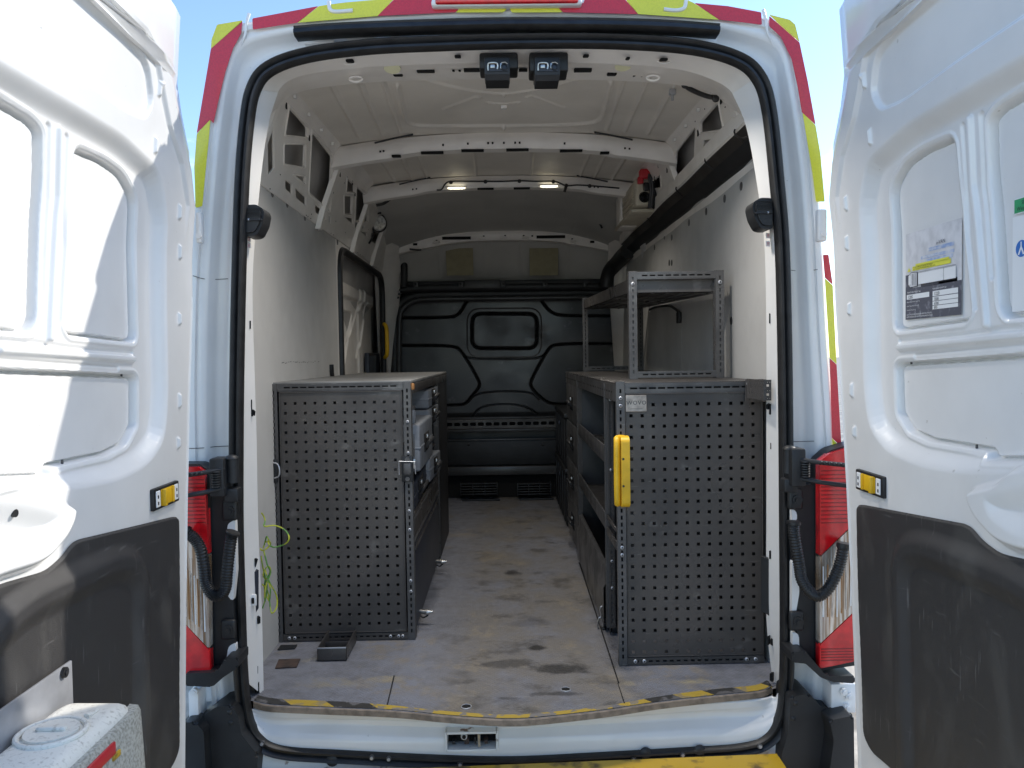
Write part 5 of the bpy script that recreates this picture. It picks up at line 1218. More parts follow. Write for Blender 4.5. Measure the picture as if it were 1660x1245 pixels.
# ================================================================== RACKING
def slot_bar(parent, p0, p1, w_, axis, name, m='steel_l', along='z', facing='y', pitch=.0235, slot=(.0145, .0035), depth=.022, black=True):
    """U-section bar with a row of slots. p0,p1: ends of the centre line (on the visible face)."""
    p0 = Vector(p0); p1 = Vector(p1); L_ = (p1-p0).length; d = (p1-p0).normalized()
    nrm = Vector((0, -1, 0)) if facing == 'y' else Vector((axis, 0, 0)); wdir = nrm.cross(d).normalized()
    n_ = int((L_-.02)/pitch); s0 = (L_-(n_-1)*pitch)/2
    me = plate([(0, -w_/2), (L_, -w_/2), (L_, w_/2), (0, w_/2)], [[(s0+k*pitch-slot[0]/2, -slot[1]), (s0+k*pitch+slot[0]/2, -slot[1]), (s0+k*pitch+slot[0]/2, slot[1]), (s0+k*pitch-slot[0]/2, slot[1])] for k in range(n_)], .002, .0004)
    mt = Matrix.Identity(4)
    for i in range(3): mt[i][0] = d[i]; mt[i][1] = wdir[i]; mt[i][2] = nrm[i]; mt[i][3] = p0[i]
    m_ = MB(); m_.mesh_in(me, m, mt); bpy.data.meshes.remove(me)
    # returns of the profile and two raised beads
    for sgn in (-1, 1):
        a = wdir*sgn*w_/2
        q = [p0+a, p1+a, p1+a-nrm*depth, p0+a-nrm*depth]; m_.prism(q, -wdir*sgn*.002, m)
        b = wdir*sgn*(w_*.30); m_.prism([p0+b-wdir*.0016, p1+b-wdir*.0016, p1+b+wdir*.0016, p0+b+wdir*.0016], nrm*.0022, m)
    b0 = p0-nrm*.006
    m_.prism([b0-wdir*w_*.25, b0+d*L_-wdir*w_*.25, b0+d*L_+wdir*w_*.25, b0+wdir*w_*.25], -nrm*.001, 'black')
    return m_.obj(name, parent, smooth=False)
def bolt(parent, c, ax=(0, -1, 0), r=.0065):
    m_ = MB(); m_.dome(c, r, 'alu', ax, .55, 12); m_.cyl(Vector(c)+Vector(ax)*r*.5, Vector(c)+Vector(ax)*r*.62, r*.4, 'black', 6); return m_.obj('bolt', parent)
def perforated(parent, x0, x1, z0, z1, Y, cols, rows, hs, name='end_panel', skip=(), m='steel', label=None):
    hl = []
    for i, x in enumerate(cols):
        for j, z in enumerate(rows):
            if (i, j) in skip: continue
            hl.append([(x-hs, z-hs), (x+hs, z-hs), (x+hs, z+hs), (x-hs, z+hs)])
    me = plate([(x0, z0), (x1, z0), (x1, z1), (x0, z1)], hl, .002, .0005)
    m_ = MB(); m_.mesh_in(me, m, Matrix(((1, 0, 0, 0), (0, 0, -1, Y), (0, 1, 0, 0), (0, 0, 0, 1)))); bpy.data.meshes.remove(me)
    # slightly raised fold round the sheet
    for a in ((x0, x1, z1-.004, z1), (x0, x1, z0, z0+.004), (x0, x0+.003, z0, z1), (x1-.003, x1, z0, z1)): m_.box(a[0], a[1], Y-.006, Y-.0015, a[2], a[3], m, .001)
    return m_.obj(name, parent, label, smooth=False)

# ---- LEFT UNIT
YA = 2.83; T = sp(437, 622, Y=YA); Rr = sp(666, 620, Y=YA); lx0, lx1, lz1 = T.x, Rr.x, (T.z+Rr.z)/2
lx0 = (sp(437, 622, Y=YA).x+sp(447, 1040, Y=YA).x)/2; lx1 = (sp(665, 622, Y=YA).x+sp(672, 1036, Y=YA).x)/2
lu = thing('racking_unit', 'low charcoal racking unit on the left, perforated end panel under a grey worktop', 'racking', ((lx0+lx1)/2, YA, FZ))
zb0 = FZ+.002
c_ = np.linspace(sp(461, 655, Y=YA).x, sp(638, 655, Y=YA).x, 12)+.002; r_ = np.linspace(sp(550, 653, Y=YA).z, sp(550, 1012, Y=YA).z, 24)
perforated(lu, lx0+.034, lx1-.030, zb0+.030, lz1-.030, YA+.004, c_, r_, .0055)
slot_bar(lu, (lx0+.013, YA, zb0), (lx0+.013, YA, lz1), .026, 1, 'post'); slot_bar(lu, (lx1-.011, YA-.001, zb0), (lx1-.011, YA-.001, lz1+.002), .026, 1, 'post')
slot_bar(lu, (lx0+.028, YA+.001, lz1-.014), (lx1-.026, YA+.001, lz1-.014), .028, 1, 'top_rail', pitch=.030, slot=(.024, .003)); slot_bar(lu, (lx0+.028, YA+.001, zb0+.014), (lx1-.026, YA+.001, zb0+.014), .026, 1, 'bottom_rail', m='steel')
for z in (-.345, -.38, -.56, -.63, -.82, -.86, -.25+.02): bolt(lu, (lx1-.011, YA-.003, z))
for x in (lx0+.05, lx0+.07, lx1-.06, lx1-.09, lx1-.045): bolt(lu, (x, YA-.002, zb0+.014))
m_ = MB(); m_.box(lx0-.002, lx1+.004, YA+.010, 4.62, lz1-.006, lz1+.006, 'worktop', .003); m_.obj('worktop', lu, label='grey laminated worktop')
m_ = MB(); m_.box(lx1-.004, lx1+.012, YA+.02, YA+.05, lz1-.030, lz1-.006, 'orange', .004); m_.obj('corner_block', lu)
m_ = MB(); m_.box(lx1-.012, lx1+.006, YA+.05, 4.60, lz1-.045, lz1-.008, 'steel', .003); m_.obj('side_rail', lu)
m_ = MB(); m_.box(lx0, lx1+.004, 4.02, 4.60, zb0, lz1-.008, 'dark', .004); m_.obj('rear_cabinet', lu)
m_ = MB(); m_.box(lx0, lx0+.006, YA+.03, 4.02, zb0, lz1-.05, 'steel', .001); m_.obj('back_sheet', lu)
slot_bar(lu, (lx1+.001, YA+.026, zb0), (lx1+.001, YA+.026, lz1-.02), .024, 1, 'side_post', facing='x', m='steel')
slot_bar(lu, (lx1+.001, 3.99, zb0), (lx1+.001, 3.99, lz1-.04), .024, 1, 'side_post', facing='x', m='steel')
for z in (-.315, -.44, -.565, -.70):
    m_ = MB(); m_.box(lx0+.01, lx1-.014, YA+.05, 4.0, z-.004, z, 'steel', .001); m_.obj('shelf', lu)
m_ = MB()
m_.box(lx1-.012, lx1-.002, YA+.045, 3.97, -.700, -.585, 'steel', .004); m_.box(lx1-.004, lx1+.002, YA+.06, 3.95, -.690, -.675, 'steel_l', .002); m_.box(lx1-.004, lx1+.002, YA+.06, 3.95, -.61, -.598, 'steel_l', .002)
m_.obj('drawer_front', lu)
m_ = MB(); m_.box(lx1-.010, lx1+.000, YA+.045, 3.97, zb0+.02, -.708, 'navy', .004); m_.box(lx1-.002, lx1+.004, YA+.06, 3.95, -.725, -.712, 'steel', .002); m_.obj('lower_flap', lu)
for y in (2.98, 3.72):
    m_ = MB(); b = Vector((lx1+.002, y, -.985)); m_.cyl(b, b+Vector((.030, -.002, -.004)), .007, 'chrome', 12, r2=.011); m_.cyl(b+Vector((.030, -.002, -.004)), b+Vector((.052, -.004, -.002)), .011, 'chrome', 12, r2=.004)
    m_.tube(cr([b+Vector((.004, 0, -.02)), b+Vector((.018, -.004, -.024)), b+Vector((.034, -.004, -.014))], 3), .0035, 'dark', 6); m_.obj('flap_catch', lu)
# latches on the front posts
m_ = MB(); p = sp(661, 760, Y=YA-.004)
m_.box(p.x-.022, p.x+.020, YA-.014, YA-.002, p.z-.048, p.z+.048, 'dark', .003); m_.box(p.x-.014, p.x+.014, YA-.022, YA-.012, p.z-.020, p.z+.022, 'steel_l', .004)
for dz in (-.036, .036): m_.cyl((p.x, YA-.014, p.z+dz), (p.x, YA-.019, p.z+dz), .009, 'steel_l', 6)
m_.tube([(p.x-.03, YA-.018, p.z-.02), (p.x-.03, YA-.018, p.z+.03), (p.x+.028, YA-.018, p.z+.028), (p.x+.03, YA-.018, p.z-.018)], .0018, 'alu', 6); m_.obj('side_latch', lu)
p = sp(443, 763, Y=YA-.004); m_ = MB(); m_.box(p.x-.018, p.x+.016, YA-.012, YA-.002, p.z-.045, p.z+.042, 'dark', .003)
m_.tube(cr([(p.x+.004, YA-.014, p.z+.030), (p.x+.020, YA-.018, p.z+.026), (p.x+.028, YA-.02, p.z+.005), (p.x+.024, YA-.018, p.z-.018), (p.x+.006, YA-.014, p.z-.026)], 4), .0026, 'alu', 8); m_.obj('ring_latch', lu)

# ---- tool cases on the left unit
def tool_case(x0, x1, y0, y1, z0, z1, side, label, tilt=0, m='case', group='grey tool cases lying on the racking', catch=False):
    c = Vector(((x0+x1)/2, (y0+y1)/2, z0)); k = thing('tool_case', label, 'tool case', c, group)
    xf = x1 if side > 0 else x0
    m_ = MB(); m_.box(x0, x1, y0, y1, z0, z1, m, .008, 3); m_.box(x0-.002, x1+.002, y0-.002, y1+.002, (z0+z1)/2-.004, (z0+z1)/2+.004, m, .002); b = m_.obj('case_body', k)
    ym = (y0+y1)/2; zc_ = (z0+z1)/2
    m_ = MB(); X = sorted((xf, xf+side*.004)); m_.box(X[0], X[1], ym-.10, ym+.06, zc_-.035, zc_+.04, 'black', .002)
    m_.tube(cr([(xf+side*.004, ym-.08, zc_-.015), (xf+side*.022, ym-.075, zc_+.01), (xf+side*.022, ym+.035, zc_+.01), (xf+side*.004, ym+.04, zc_-.015)], 4), .008, 'dark', 8); m_.obj('handle', k)
    m_ = MB(); X = sorted((xf+side*.004, xf+side*.012)); m_.box(X[0], X[1], ym-.06, ym-.03, zc_+.018, zc_+.034, 'chrome', .002); m_.obj('catch', k)
    if catch:
        m_ = MB(); m_.box(x1-.055, x1-.018, y0-.006, y0+.001, z0+.012, z0+.05, 'chrome', .003); m_.box(x1-.038, x1-.034, y0-.008, y0-.004, z0+.022, z0+.036, 'black', 0); m_.obj('lock_plate', k)
        m_ = MB(); m_.box(x1-.052, x1-.020, y0-.004, y0+.001, z0+.058, z1-.035, 'steel_l', .003); m_.box(x1-.048, x1-.036, y0-.004, y0+.001, z1-.028, z1-.012, 'black', .001); m_.obj('corner_fitting', k)
    if tilt: k.rotation_euler = (tilt, 0, 0)
    return k
tool_case(lx0+.02, lx1+.022, 2.93, 3.44, -.430, -.250, 1, 'grey tool case nearest the open doors on the left rack, bright lock plate', catch=True)
tool_case(lx0+.02, lx1+.006, 3.47, 3.96, -.225, -.140, 1, 'grey tool case right under the worktop at the rear of the left rack')
tool_case(lx0+.02, lx1+.006, 3.47, 3.96, -.312, -.230, 1, 'grey tool case second below the worktop at the rear of the left rack')
tool_case(lx0+.02, lx1+.014, 3.40, 3.94, -.560, -.455, 1, 'grey tool case tilted in the middle of the left rack, bright catch', catch=True, tilt=-.05)
tool_case(lx0+.02, lx1+.002, 2.90, 3.34, -.565, -.462, 1, 'dark case lying below the nearest grey case on the left rack', m='navy', tilt=.04)
k = thing('glass_jar', 'small clear jar standing above the nearest grey tool case', 'jar', (lx1-.02, 2.93, -.25))
p = Vector((lx1-.018, 2.97, -.248)); m_ = MB(); m_.tube([p+Vector((0, 0, z)) for z in (0, .008, .045, .055)], lambda i: (.019, .022, .022, .016)[i], 'case', 16); m_.obj('jar_body', k)
m_ = MB(); m_.cyl(p+Vector((0, 0, .055)), p+Vector((0, 0, .070)), .020, 'steel_l', 16); m_.obj('lid', k)

# ---- RIGHT UNIT
YC = 2.55; rx0 = (sp(998, 622, Y=YC).x+sp(1010, 1088, Y=YC).x)/2-.006; rx1 = sp(1238, 850, Y=YC).x; rz1 = sp(1115, 620, Y=YC).z
ru = thing('racking_unit', 'charcoal racking unit on the right with open shelves and a yellow handle', 'racking', ((rx0+rx1)/2, YC, FZ))
c_ = np.linspace(sp(1025, 850, Y=YC).x, sp(1222, 850, Y=YC).x, 12); r_ = np.linspace(sp(1120, 655, Y=YC).z, sp(1120, 1056, Y=YC).z, 24)
perforated(ru, rx0+.030, rx1-.002, zb0+.028, rz1-.034, YC+.004, c_, r_, .0058, skip=((0, 0), (1, 0)))
slot_bar(ru, (rx0+.014, YC-.001, zb0), (rx0+.014, YC-.001, rz1+.006), .028, 1, 'post')
slot_bar(ru, (rx0+.030, YC+.001, rz1-.017), (rx1, YC+.001, rz1-.017), .032, 1, 'top_rail', pitch=.031, slot=(.025, .0035))
slot_bar(ru, (rx0+.030, YC+.001, zb0+.013), (rx1, YC+.001, zb0+.013), .024, 1, 'bottom_rail', m='steel')
for z in (-.14, -.165, -.64, -.665): bolt(ru, (rx0+.014, YC-.003, z))
for x in (rx0+.055, rx0+.085, rx1-.06, rx1-.03): bolt(ru, (x, YC-.002, zb0+.014), r=.007)
# name plate
a = sp(1014, 641, Y=YC); b = sp(1048, 667, Y=YC); m_ = MB(); m_.box(a.x, b.x, YC-.006, YC-.001, b.z, a.z, 'plate', .002)
me = textmesh('wovo', .030, 'CENTER'); m_.mesh_in(me, 'steel_l', Matrix(((1, 0, 0, (a.x+b.x)/2), (0, 0, -1, YC-.0065), (0, 1, 0, (a.z+b.z)/2-.004), (0, 0, 0, 1))))
m_.box(a.x+.014, b.x-.014, YC-.0068, YC-.006, b.z+.009, b.z+.0105, 'steel_l', 0); m_.obj('name_plate', ru, smooth=False, label='small pale metal maker plate')
# fixing bracket to the pillar
a = sp(1207, 615, Y=YC); b = sp(1236, 651, Y=YC)
me = plate([(a.x, b.z), (b.x, b.z), (b.x, a.z), (a.x, a.z)], [rounded([(a.x+.008, a.z-.018), (a.x+.04, a.z-.018), (a.x+.04, a.z-.011), (a.x+.008, a.z-.011)], .003)]+[circ(a.x+dx, b.z+dz, .003, 8) for dx in (.014, .036) for dz in (.008, .028)], .003, .0004)
m_ = MB(); m_.mesh_in(me, 'steel', Matrix(((1, 0, 0, 0), (0, 0, -1, YC-.009), (0, 1, 0, 0), (0, 0, 0, 1))))
m_.box(b.x-.002, b.x+.002, YC-.10, YC-.008, b.z, a.z, 'steel', .001); m_.obj('wall_bracket', ru, smooth=False)
for dx in (.010, .038): bolt(ru, (a.x+dx, YC-.012, a.z-.014), r=.008)
a = sp(1238, 616, Y=2.36); b = sp(1250, 649, Y=2.36)
me = plate([(a.x, b.z), (b.x, b.z), (b.x, a.z), (a.x, a.z)], [rounded([(a.x+.006, z), (a.x+.017, z), (a.x+.017, z+.008), (a.x+.006, z+.008)], .002) for z in (b.z+.014, b.z+.042)]+[circ(a.x+dx, b.z+dz, .0018, 8) for dx in (.004, .012, .019) for dz in (.006, .030, .056)], .003, .0004)
m_ = MB(); m_.mesh_in(me, 'steel', Matrix(((1, 0, 0, 0), (0, 0, -1, 2.36), (0, 1, 0, 0), (0, 0, 0, 1)))); m_.box(a.x-.001, a.x+.001, 2.36, 2.52, b.z, a.z, 'steel', 0); m_.obj('wall_bracket', ru, smooth=False)
# yellow grab handle
m_ = MB(); hy = YC-.03; pth = [sp(x, y, Y=hy) for x, y in ((1010,707),(1001,712),(998,730),(998,795),(1001,814),(1010,820))]
xa, xb = sp(998, 760, Y=hy).x-.001, sp(1019, 760, Y=hy).x; za, zb3 = sp(1008, 707, Y=hy).z, sp(1008, 821, Y=hy).z
out_ = rounded([(0, zb3), (.050, zb3), (.050, za), (0, za)], .014)
m_.prism([Vector((xb, hy-.03+q[0], q[1])) for q in rounded([(.0, zb3+.012), (.014, zb3), (.060, zb3), (.060, za), (.014, za), (0, za-.012)], .008)], (-.028, 0, 0), 'yellow')
P = cr([Vector((xb-.008, YC-.008, za-.010)), Vector((xa+.010, YC-.02, za-.008)), Vector((xa+.004, hy-.012, za-.022)), Vector((xa+.003, hy-.014, (za+zb3)/2)), Vector((xa+.004, hy-.012, zb3+.022)), Vector((xa+.010, YC-.02, zb3+.010)), Vector((xb-.008, YC-.008, zb3+.010))], 5)
m_.tube(P, .0105, 'yellow', 10)
yh = m_.obj('grab_handle', ru, label='yellow plastic grab handle', ang=40)
for z in (za-.072, zb3+.072): 
    m_ = MB(); m_.cyl((xb-.0135, hy-.012, z), (xb-.016, hy-.012, z), .004, 'dark', 10); m_.cyl(((xa+xb)/2, hy-.0305, z), ((xa+xb)/2, hy-.029, z), .004, 'dark', 10); m_.obj('screw', yh)
# top sheet, side rails, posts, shelves
XI2 = rx0+.002
m_ = MB(); m_.box(rx0, rx1+.01, YC+.012, 4.62, rz1-.004, rz1+.002, 'steel', .001); m_.obj('top_sheet', ru)
m_ = MB(); m_.box(XI2-.002, XI2+.004, YC+.03, 4.60, rz1-.062, rz1-.004, 'steel_l', .002)
for k in range(34): y = YC+.10+k*.058; m_.box(XI2-.0035, XI2-.001, y, y+.014, rz1-.035, rz1-.029, 'black', 0)
m_.obj('side_rail', ru, smooth=False)
slot_bar(ru, (XI2-.002, 2.845, zb0+.03), (XI2-.002, 2.845, rz1-.01), .032, -1, 'side_post', facing='x', m='steel_l')
slot_bar(ru, (sp(988, 800, Y=2.83).x+.006, 2.826, zb0+.03), (sp(988, 800, Y=2.83).x+.006, 2.826, rz1-.02), .022, -1, 'side_post', m='steel')
slot_bar(ru, (XI2-.002, 3.90, zb0), (XI2-.002, 3.90, rz1-.03), .034, -1, 'side_post', facing='x', m='steel')
for z in (-.16, -.42, -.66, -.76, -.86): bolt(ru, (sp(988, 800, Y=2.83).x+.006, 2.823, z), r=.006)
m_ = MB(); m_.box(rx0+.01, rx1, 3.885, 3.892, zb0, rz1-.01, 'dark', .001); m_.obj('partition', ru)
m_ = MB(); m_.box(rx0+.02, rx1, 2.86, 2.865, zb0, rz1-.3, 'dark', .001); m_.obj('partition', ru)
m_ = MB(); m_.box(rx1-.002, rx1+.004, YC+.02, 4.60, zb0, rz1-.01, 'dark', .001); m_.obj('back_sheet', ru)
for zt_, zb_ in ((-.336, -.398), (-.590, -.650)):
    m_ = MB(); m_.box(XI2, XI2+.005, 2.86, 3.885, zb_, zt_, 'steel_l', .002); m_.box(XI2, rx1, 2.86, 3.885, zb_-.002, zb_+.002, 'steel', .001); m_.obj('shelf', ru)
m_ = MB(); P = []
for x, z in ((XI2+.012, -.795), (XI2-.002, -.805), (XI2-.004, -.855), (XI2-.012, -.870), (XI2-.012, -1.015), (XI2, -1.036)): P.append([Vector((x, 2.86, z)), Vector((x, 3.88, z))])
m_.grid(P, 'steel_l'); m_.box(XI2+.01, XI2+.014, 2.86, 3.88, zb0, -.795, 'steel', .001); m_.obj('drop_flap', ru, label='scratched grey drop-down flap at the bottom', ang=30)
p = sp(973, 1003, X=XI2-.02); m_ = MB(); m_.tube(cr([p+Vector((.012, 0, .05)), p+Vector((0, 0, .04)), p+Vector((.004, 0, .01)), p+Vector((-.006, 0, .0)), p+Vector((-.010, 0, -.03)), p+Vector((.002, 0, -.05)), p+Vector((.010, 0, -.035)), p+Vector((.008, 0, -.005)), p+Vector((-.002, 0, .004))], 4), .0032, 'chrome', 8)
m_.box(p.x+.006, p.x+.018, p.y-.015, p.y+.015, p.z-.045, p.z-.03, 'dark', .003); m_.obj('flap_catch', ru)
m_ = MB(); m_.box(XI2-.002, XI2+.004, 2.59, 2.83, -.66, -.63, 'steel', .002); m_.box(XI2-.002, XI2+.004, 2.59, 2.83, -.70+.1, -.685+.1, 'steel', .002); m_.obj('bay_stay', ru)

# grey cases in the right unit
names = ['topmost of four grey cases stacked in the right rack', 'second of four grey cases stacked in the right rack', 'third of four grey cases stacked in the right rack', 'lowest of four grey cases stacked in the right rack']
for k, nm in enumerate(names):
    z1 = -.150-k*.218; tool_case(rx0+.000, rx1-.03, 3.93, 4.56, z1-.214, z1, -1, nm, m='steel_l', group='grey tool cases lying on the racking')
def crate(y0, y1, z0, z1, label):
    k = thing('storage_crate', label, 'crate', (.6, (y0+y1)/2, z0), 'dark crates stacked by the bulkhead'); x0 = .375
    m_ = MB(); m_.box(x0, .84, y0, y1, z0, z1-.03, 'dark', .012, 3); m_.box(x0-.008, .85, y0-.008, y1+.008, z1-.03, z1, 'dark', .006)
    for i in range(5): y = y0+.06+i*(y1-y0-.12)/4; m_.box(x0-.006, x0+.002, y-.012, y+.012, z0+.02, z1-.04, 'dark', .003)
    m_.obj('crate_body', k)
    m_ = MB(); m_.box(x0-.016, x0-.005, (y0+y1)/2-.07, (y0+y1)/2+.07, z1-.10, z1-.075, 'navy', .004); m_.obj('handle', k); return k
crate(4.68, 5.50, -.68, -.345, 'upper dark crate of the two stacked behind the right rack by the bulkhead')
crate(4.68, 5.55, -1.04, -.685, 'lower dark crate of the two stacked behind the right rack by the bulkhead')

# ---- UPPER SHELF FRAME on the right unit
YD = 2.92; ux0 = sp(1020, 530, Y=YD).x; ux1 = sp(1173, 530, Y=YD).x; uz1 = sp(1096, 439, Y=YD).z; uz0 = rz1+.003; YE = 4.60
uf = thing('shelf_frame', 'dark open frame with one high tray, standing on top of the right racking unit', 'shelf', ((ux0+ux1)/2, YD, uz0))
for Y, m in ((YD, 'steel_l'), (YE, 'steel')):
    for x in (ux0+.015, ux1-.013): slot_bar(uf, (x, Y, uz0), (x, Y, uz1+(.03 if Y > 4 else 0)), .030, 1, 'post', m=m)
    slot_bar(uf, (ux0+.031, Y+.001, uz1-.016+(.02 if Y > 4 else 0)), (ux1-.029, Y+.001, uz1-.016+(.02 if Y > 4 else 0)), .028, 1, 'cross_rail', m=m, pitch=.030, slot=(.022, .003))
    slot_bar(uf, (ux0+.031, Y+.001, uz0+.016), (ux1-.029, Y+.001, uz0+.016), .024, 1, 'cross_rail', m=m, pitch=.030, slot=(.022, .003))
slot_bar(uf, (ux1-.030, YD+.02, uz0), (ux1-.030, YD+.02, uz1), .030, -1, 'side_post', facing='x', m='steel')
slot_bar(uf, (ux0+.002, YD+.02, uz0), (ux0+.002, YD+.02, uz1), .030, -1, 'side_post', facing='x', m='steel')
for x, dz in ((ux0+.015, .047), (ux1-.013, .045)): bolt(uf, (x, YD-.002, uz1-dz), r=.008)
m_ = MB(); tz0, tz1 = .238, .292; P = []
def tr(x, y, z): return Vector((x, y, z+.045*(y-YD)/1.7))
y0, y1 = YD+.03, YE-.03
for a, b, c, d in (((ux0+.004, y0), (ux0+.004, y1), tz0, tz1), ((ux1-.006, y0), (ux1-.006, y1), tz0, tz1), ((ux0+.004, y0), (ux1-.006, y0), tz0, tz1), ((ux0+.004, y1), (ux1-.006, y1), tz0, tz1)):
    q = [tr(a[0], a[1], c), tr(b[0], b[1], c), tr(b[0], b[1], d), tr(a[0], a[1], d)]; dv = Vector((.003, 0, 0)) if a[0] == b[0] else Vector((0, .003, 0)); m_.prism(q, dv, 'steel')
m_.prism([tr(ux0+.004, y0, tz0), tr(ux1-.006, y0, tz0), tr(ux1-.006, y1, tz0), tr(ux0+.004, y1, tz0)], (0, 0, .003), 'steel')
for k in range(6): x = ux0+.04+k*(ux1-ux0-.08)/5; m_.prism([tr(x-.003, y0+.01, tz0-.003), tr(x+.003, y0+.01, tz0-.003), tr(x+.003, y1, tz0-.003), tr(x-.003, y1, tz0-.003)], (0, 0, .003), 'steel')
m_.obj('tray', uf, smooth=False)

# ---- OVERHEAD CHANNEL
ch_ = thing('overhead_channel', 'long overhead storage channel on the right wall, cream lip above a dark underside', 'channel', (.85, 2.5, .70))
def long_(prof_, y0, y1, m, name, parent):
    m_ = MB(); n_ = 24; P = []
    for x, z in prof_: P.append([Vector((x+.0025*math.sin(i*.9), y0+(y1-y0)*i/n_, z+.002*math.sin(i*.7))) for i in range(n_+1)])
    m_.grid(P, m); return m_.obj(name, parent, ang=35)
long_([(.812, .800), (.806, .812), (.798, .812), (.798, .757), (.806, .752)], 2.47, 5.2, 'inner', 'front_lip', ch_)
long_([(.806, .753), (.822, .742), (.836, .722)], 2.47, 5.2, 'brownbox', 'brown_face', ch_)
long_([(.836, .722), (.845, .712), (.868, .700), (.884, .690), (.886, .676), (.90, .672)], 2.47, 5.2, 'dark', 'underside', ch_)
long_([(.812, .80), (.82, .76), (.90, .75)], 2.47, 5.2, 'dark', 'channel_floor', ch_)
long_([(.884, .674), (.884, .650), (.889, .640)], 2.47, 5.6, 'inner', 'wall_trim', ch_)
m_ = MB(); m_.tube(cr([Vector((.85, 5.15, .70)), Vector((.84, 5.35, .685)), Vector((.82, 5.50, .66)), Vector((.78, 5.58, .60)), Vector((.76, 5.60, .50))], 5), .055, 'dark', 12); m_.obj('end_elbow', ch_)
for y in (2.62, 3.0, 3.5, 4.2): m_ = MB(); m_.tube(cr([(.797, y, .76), (.80, y+.01, .748), (.83, y+.02, .722)], 3), .003, 'rubber', 6); m_.obj('tie', ch_)
m_ = MB(); P = cr([sp(x, y, X=.795) for x, y in ((1191,218),(1196,222),(1204,224),(1213,221))], 4); m_.tube(P, .003, 'rubber', 6); tag(m_.obj('loose_wire'), 'thin loose black wire curling over the front end of the overhead channel lip', 'wire')

# ---- CHARGER on the right side
iv = thing('battery_charger', 'cream electrical charger with cooling fan and red connector, fixed high on the right side', 'charger', (.74, 4.3, .76))
m_ = MB(); m_.box(.695, .775, 3.98, 4.42, .77, .915, 'cream', .018, 4); 
for k in range(4): m_.box(.690, .698, 4.05, 4.38, .79+k*.028, .80+k*.028, 'cream', .003)
m_.obj('housing', iv)
m_ = MB(); m_.box(.685, .79, 4.42, 4.60, .74, .935, 'inner', .014, 3); m_.box(.68, .80, 4.02, 4.62, .745, .765, 'cream', .006); m_.obj('mounting_frame', iv)
m_ = MB(); c = Vector((.742, 3.978, .815))
for r__ in (.012, .020, .027): m_.tube([c+Vector((r__*math.cos(t), 0, r__*math.sin(t))) for t in np.linspace(0, 2*math.pi, 21)[:-1]], .0018, 'dark', 6, closed=True)
m_.cyl(c+Vector((0, .004, 0)), c+Vector((0, .002, 0)), .028, 'black', 20); m_.box(c.x-.028, c.x+.028, c.y-.001, c.y+.002, c.z-.002, c.z+.002, 'dark', 0); m_.obj('fan_grille', iv)
m_ = MB(); m_.box(.715, .775, 3.95, 4.0, .905, .955, 'red', .010, 3); m_.box(.705, .735, 3.955, 3.99, .88, .915, 'red', .006); m_.obj('red_connector', iv)
m_ = MB()
for i, (x, y_) in enumerate(((.775, 3.96), (.790, 3.98), (.80, 4.0), (.765, 3.965))): m_.tube(cr([(x-.02, y_, .93), (x, y_-.01, .90), (x+.008, y_, .84), (x+.002, y_+.02, .76)], 5), .009, 'rubber', 8)
m_.box(.735, .765, 3.955, 3.98, .845, .885, 'dark', .006); m_.obj('leads', iv)

# ---- small things
p0 = sp(514, 1074, Z=FZ); p1 = sp(561, 1074, Z=FZ); q0 = sp(533, 1040, Z=FZ)
ty = thing('steel_tray', 'small open-ended dark steel tray lying on the floor against the left rack', 'tray', (p0.x+.05, p0.y+.08, FZ))
W_ = p1.x-p0.x; L_ = 2.81-p0.y
m_ = MB(); h_ = .047; x0, y0 = p0.x, p0.y+.004; z0 = FZ+.003; sh = .006
m_.box(x0, x0+W_, y0, y0+.003, z0, z0+h_, 'steel', .0008); m_.box(x0, x0+W_, y0, y0+L_, z0, z0+.003, 'steel', .0008)
m_.box(x0, x0+.003, y0, y0+L_, z0, z0+h_, 'steel', .0008); m_.box(x0+W_-.003, x0+W_, y0, y0+L_, z0, z0+h_, 'steel', .0008); m_.box(x0, x0+W_, y0+L_*.6, y0+L_*.6+.003, z0, z0+h_*.6, 'steel', .0008)
m_.obj('tray_body', ty); m_ = MB(); m_.box(x0+.001, x0+W_-.001, y0-.0015, y0+.001, z0+h_-.004, z0+h_+.001, 'alu', .0005); m_.obj('worn_edge', ty)
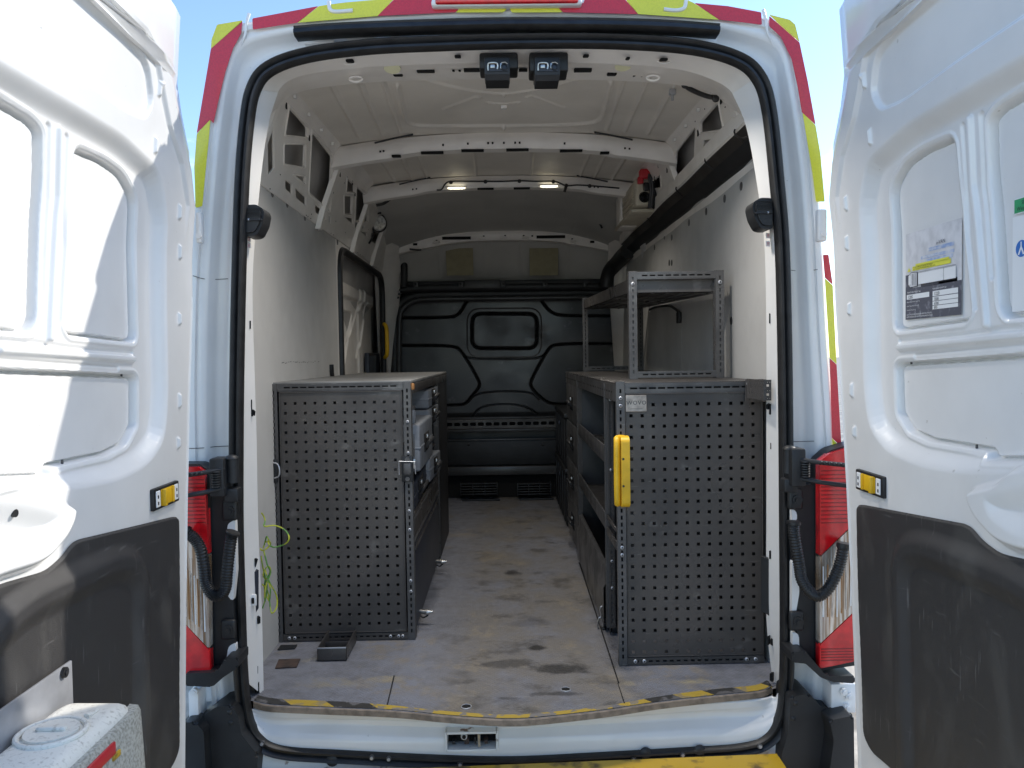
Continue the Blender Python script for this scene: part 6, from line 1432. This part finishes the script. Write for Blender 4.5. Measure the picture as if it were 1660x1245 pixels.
# yellow-green wire bundle at the left pillar
W3 = lambda L_, Y: [sp(x, y, Y=Y) for x, y in L_]
m_ = MB()
loops = [[(424,832),(428,845),(430,852),(445,852),(462,862),(470,872),(462,882),(446,888),(440,884),(434,878),(427,882)],
         [(425,890),(432,870),(438,876),(437,884),(428,892),(424,888)], [(426,895),(434,912),(438,925),(430,940),(428,930),(434,918),(437,930),(432,950),(430,975)],
         [(430,925),(440,945),(446,965),(448,985),(442,992),(436,980),(432,955),(427,945)], [(425,900),(429,930),(431,960),(427,985)], [(432,935),(428,960),(436,975),(440,955),(433,940)]]
for i, lp in enumerate(loops):
    P = cr(W3(lp, 2.50+.012*i), 6); P = [p+Vector((.0, .012*math.sin(j*.35+i), 0)) for j, p in enumerate(P)]; m_.tube(P, .0024, 'wire', 6)
tag(m_.obj('earth_wire'), 'tangle of thin yellow and green wire hanging inside the left door pillar', 'wire')
m_ = MB(); P = cr([sp(x, y, X=.88) for x, y in ((1053,502),(1062,498),(1075,496),(1086,496),(1096,502),(1101,506))], 4); m_.tube(P, .007, 'dark', 8); a = sp(1101, 506, X=.88); m_.box(.868, .886, a.y-.03, a.y+.02, a.z-.055, a.z, 'dark', .004)
tag(m_.obj('rubber_strap'), 'black rubber strap with a block end on the right wall, seen through the shelf frame', 'strap')
m_ = MB(); a = sp(1042, 405, X=.884); m_.box(.8825, .8845, a.y-.10, a.y+.08, a.z-.02, a.z+.05, 'stick', 0); m_.box(.8822, .8844, a.y-.02, a.y+.03, a.z-.05, a.z-.02, 'stick', 0); m_.obj('wall_label', van, smooth=False, label='torn paper label on the right wall lining')

# working light from the lit lamps
def lamp(x, y, Y, e, nm):
    c = sp(x, y, Y=Y); l_ = bpy.data.lights.new(nm, 'AREA'); l_.shape = 'DISK'; l_.size = .07; l_.energy = e; l_.color = (1, .94, .85); l_.spread = math.radians(135)
    o_ = bpy.data.objects.new(nm, l_); COL.objects.link(o_); o_.location = c+Vector((0, -.0, -.022)); o_.rotation_euler = (0, 0, 0)
for x in (740, 890): lamp(x, 305, 4.25, 1.3, 'load_lamp_light')
for x in (636, 1010): lamp(x, 108, 2.44, 3.2, 'rear_lamp_light')
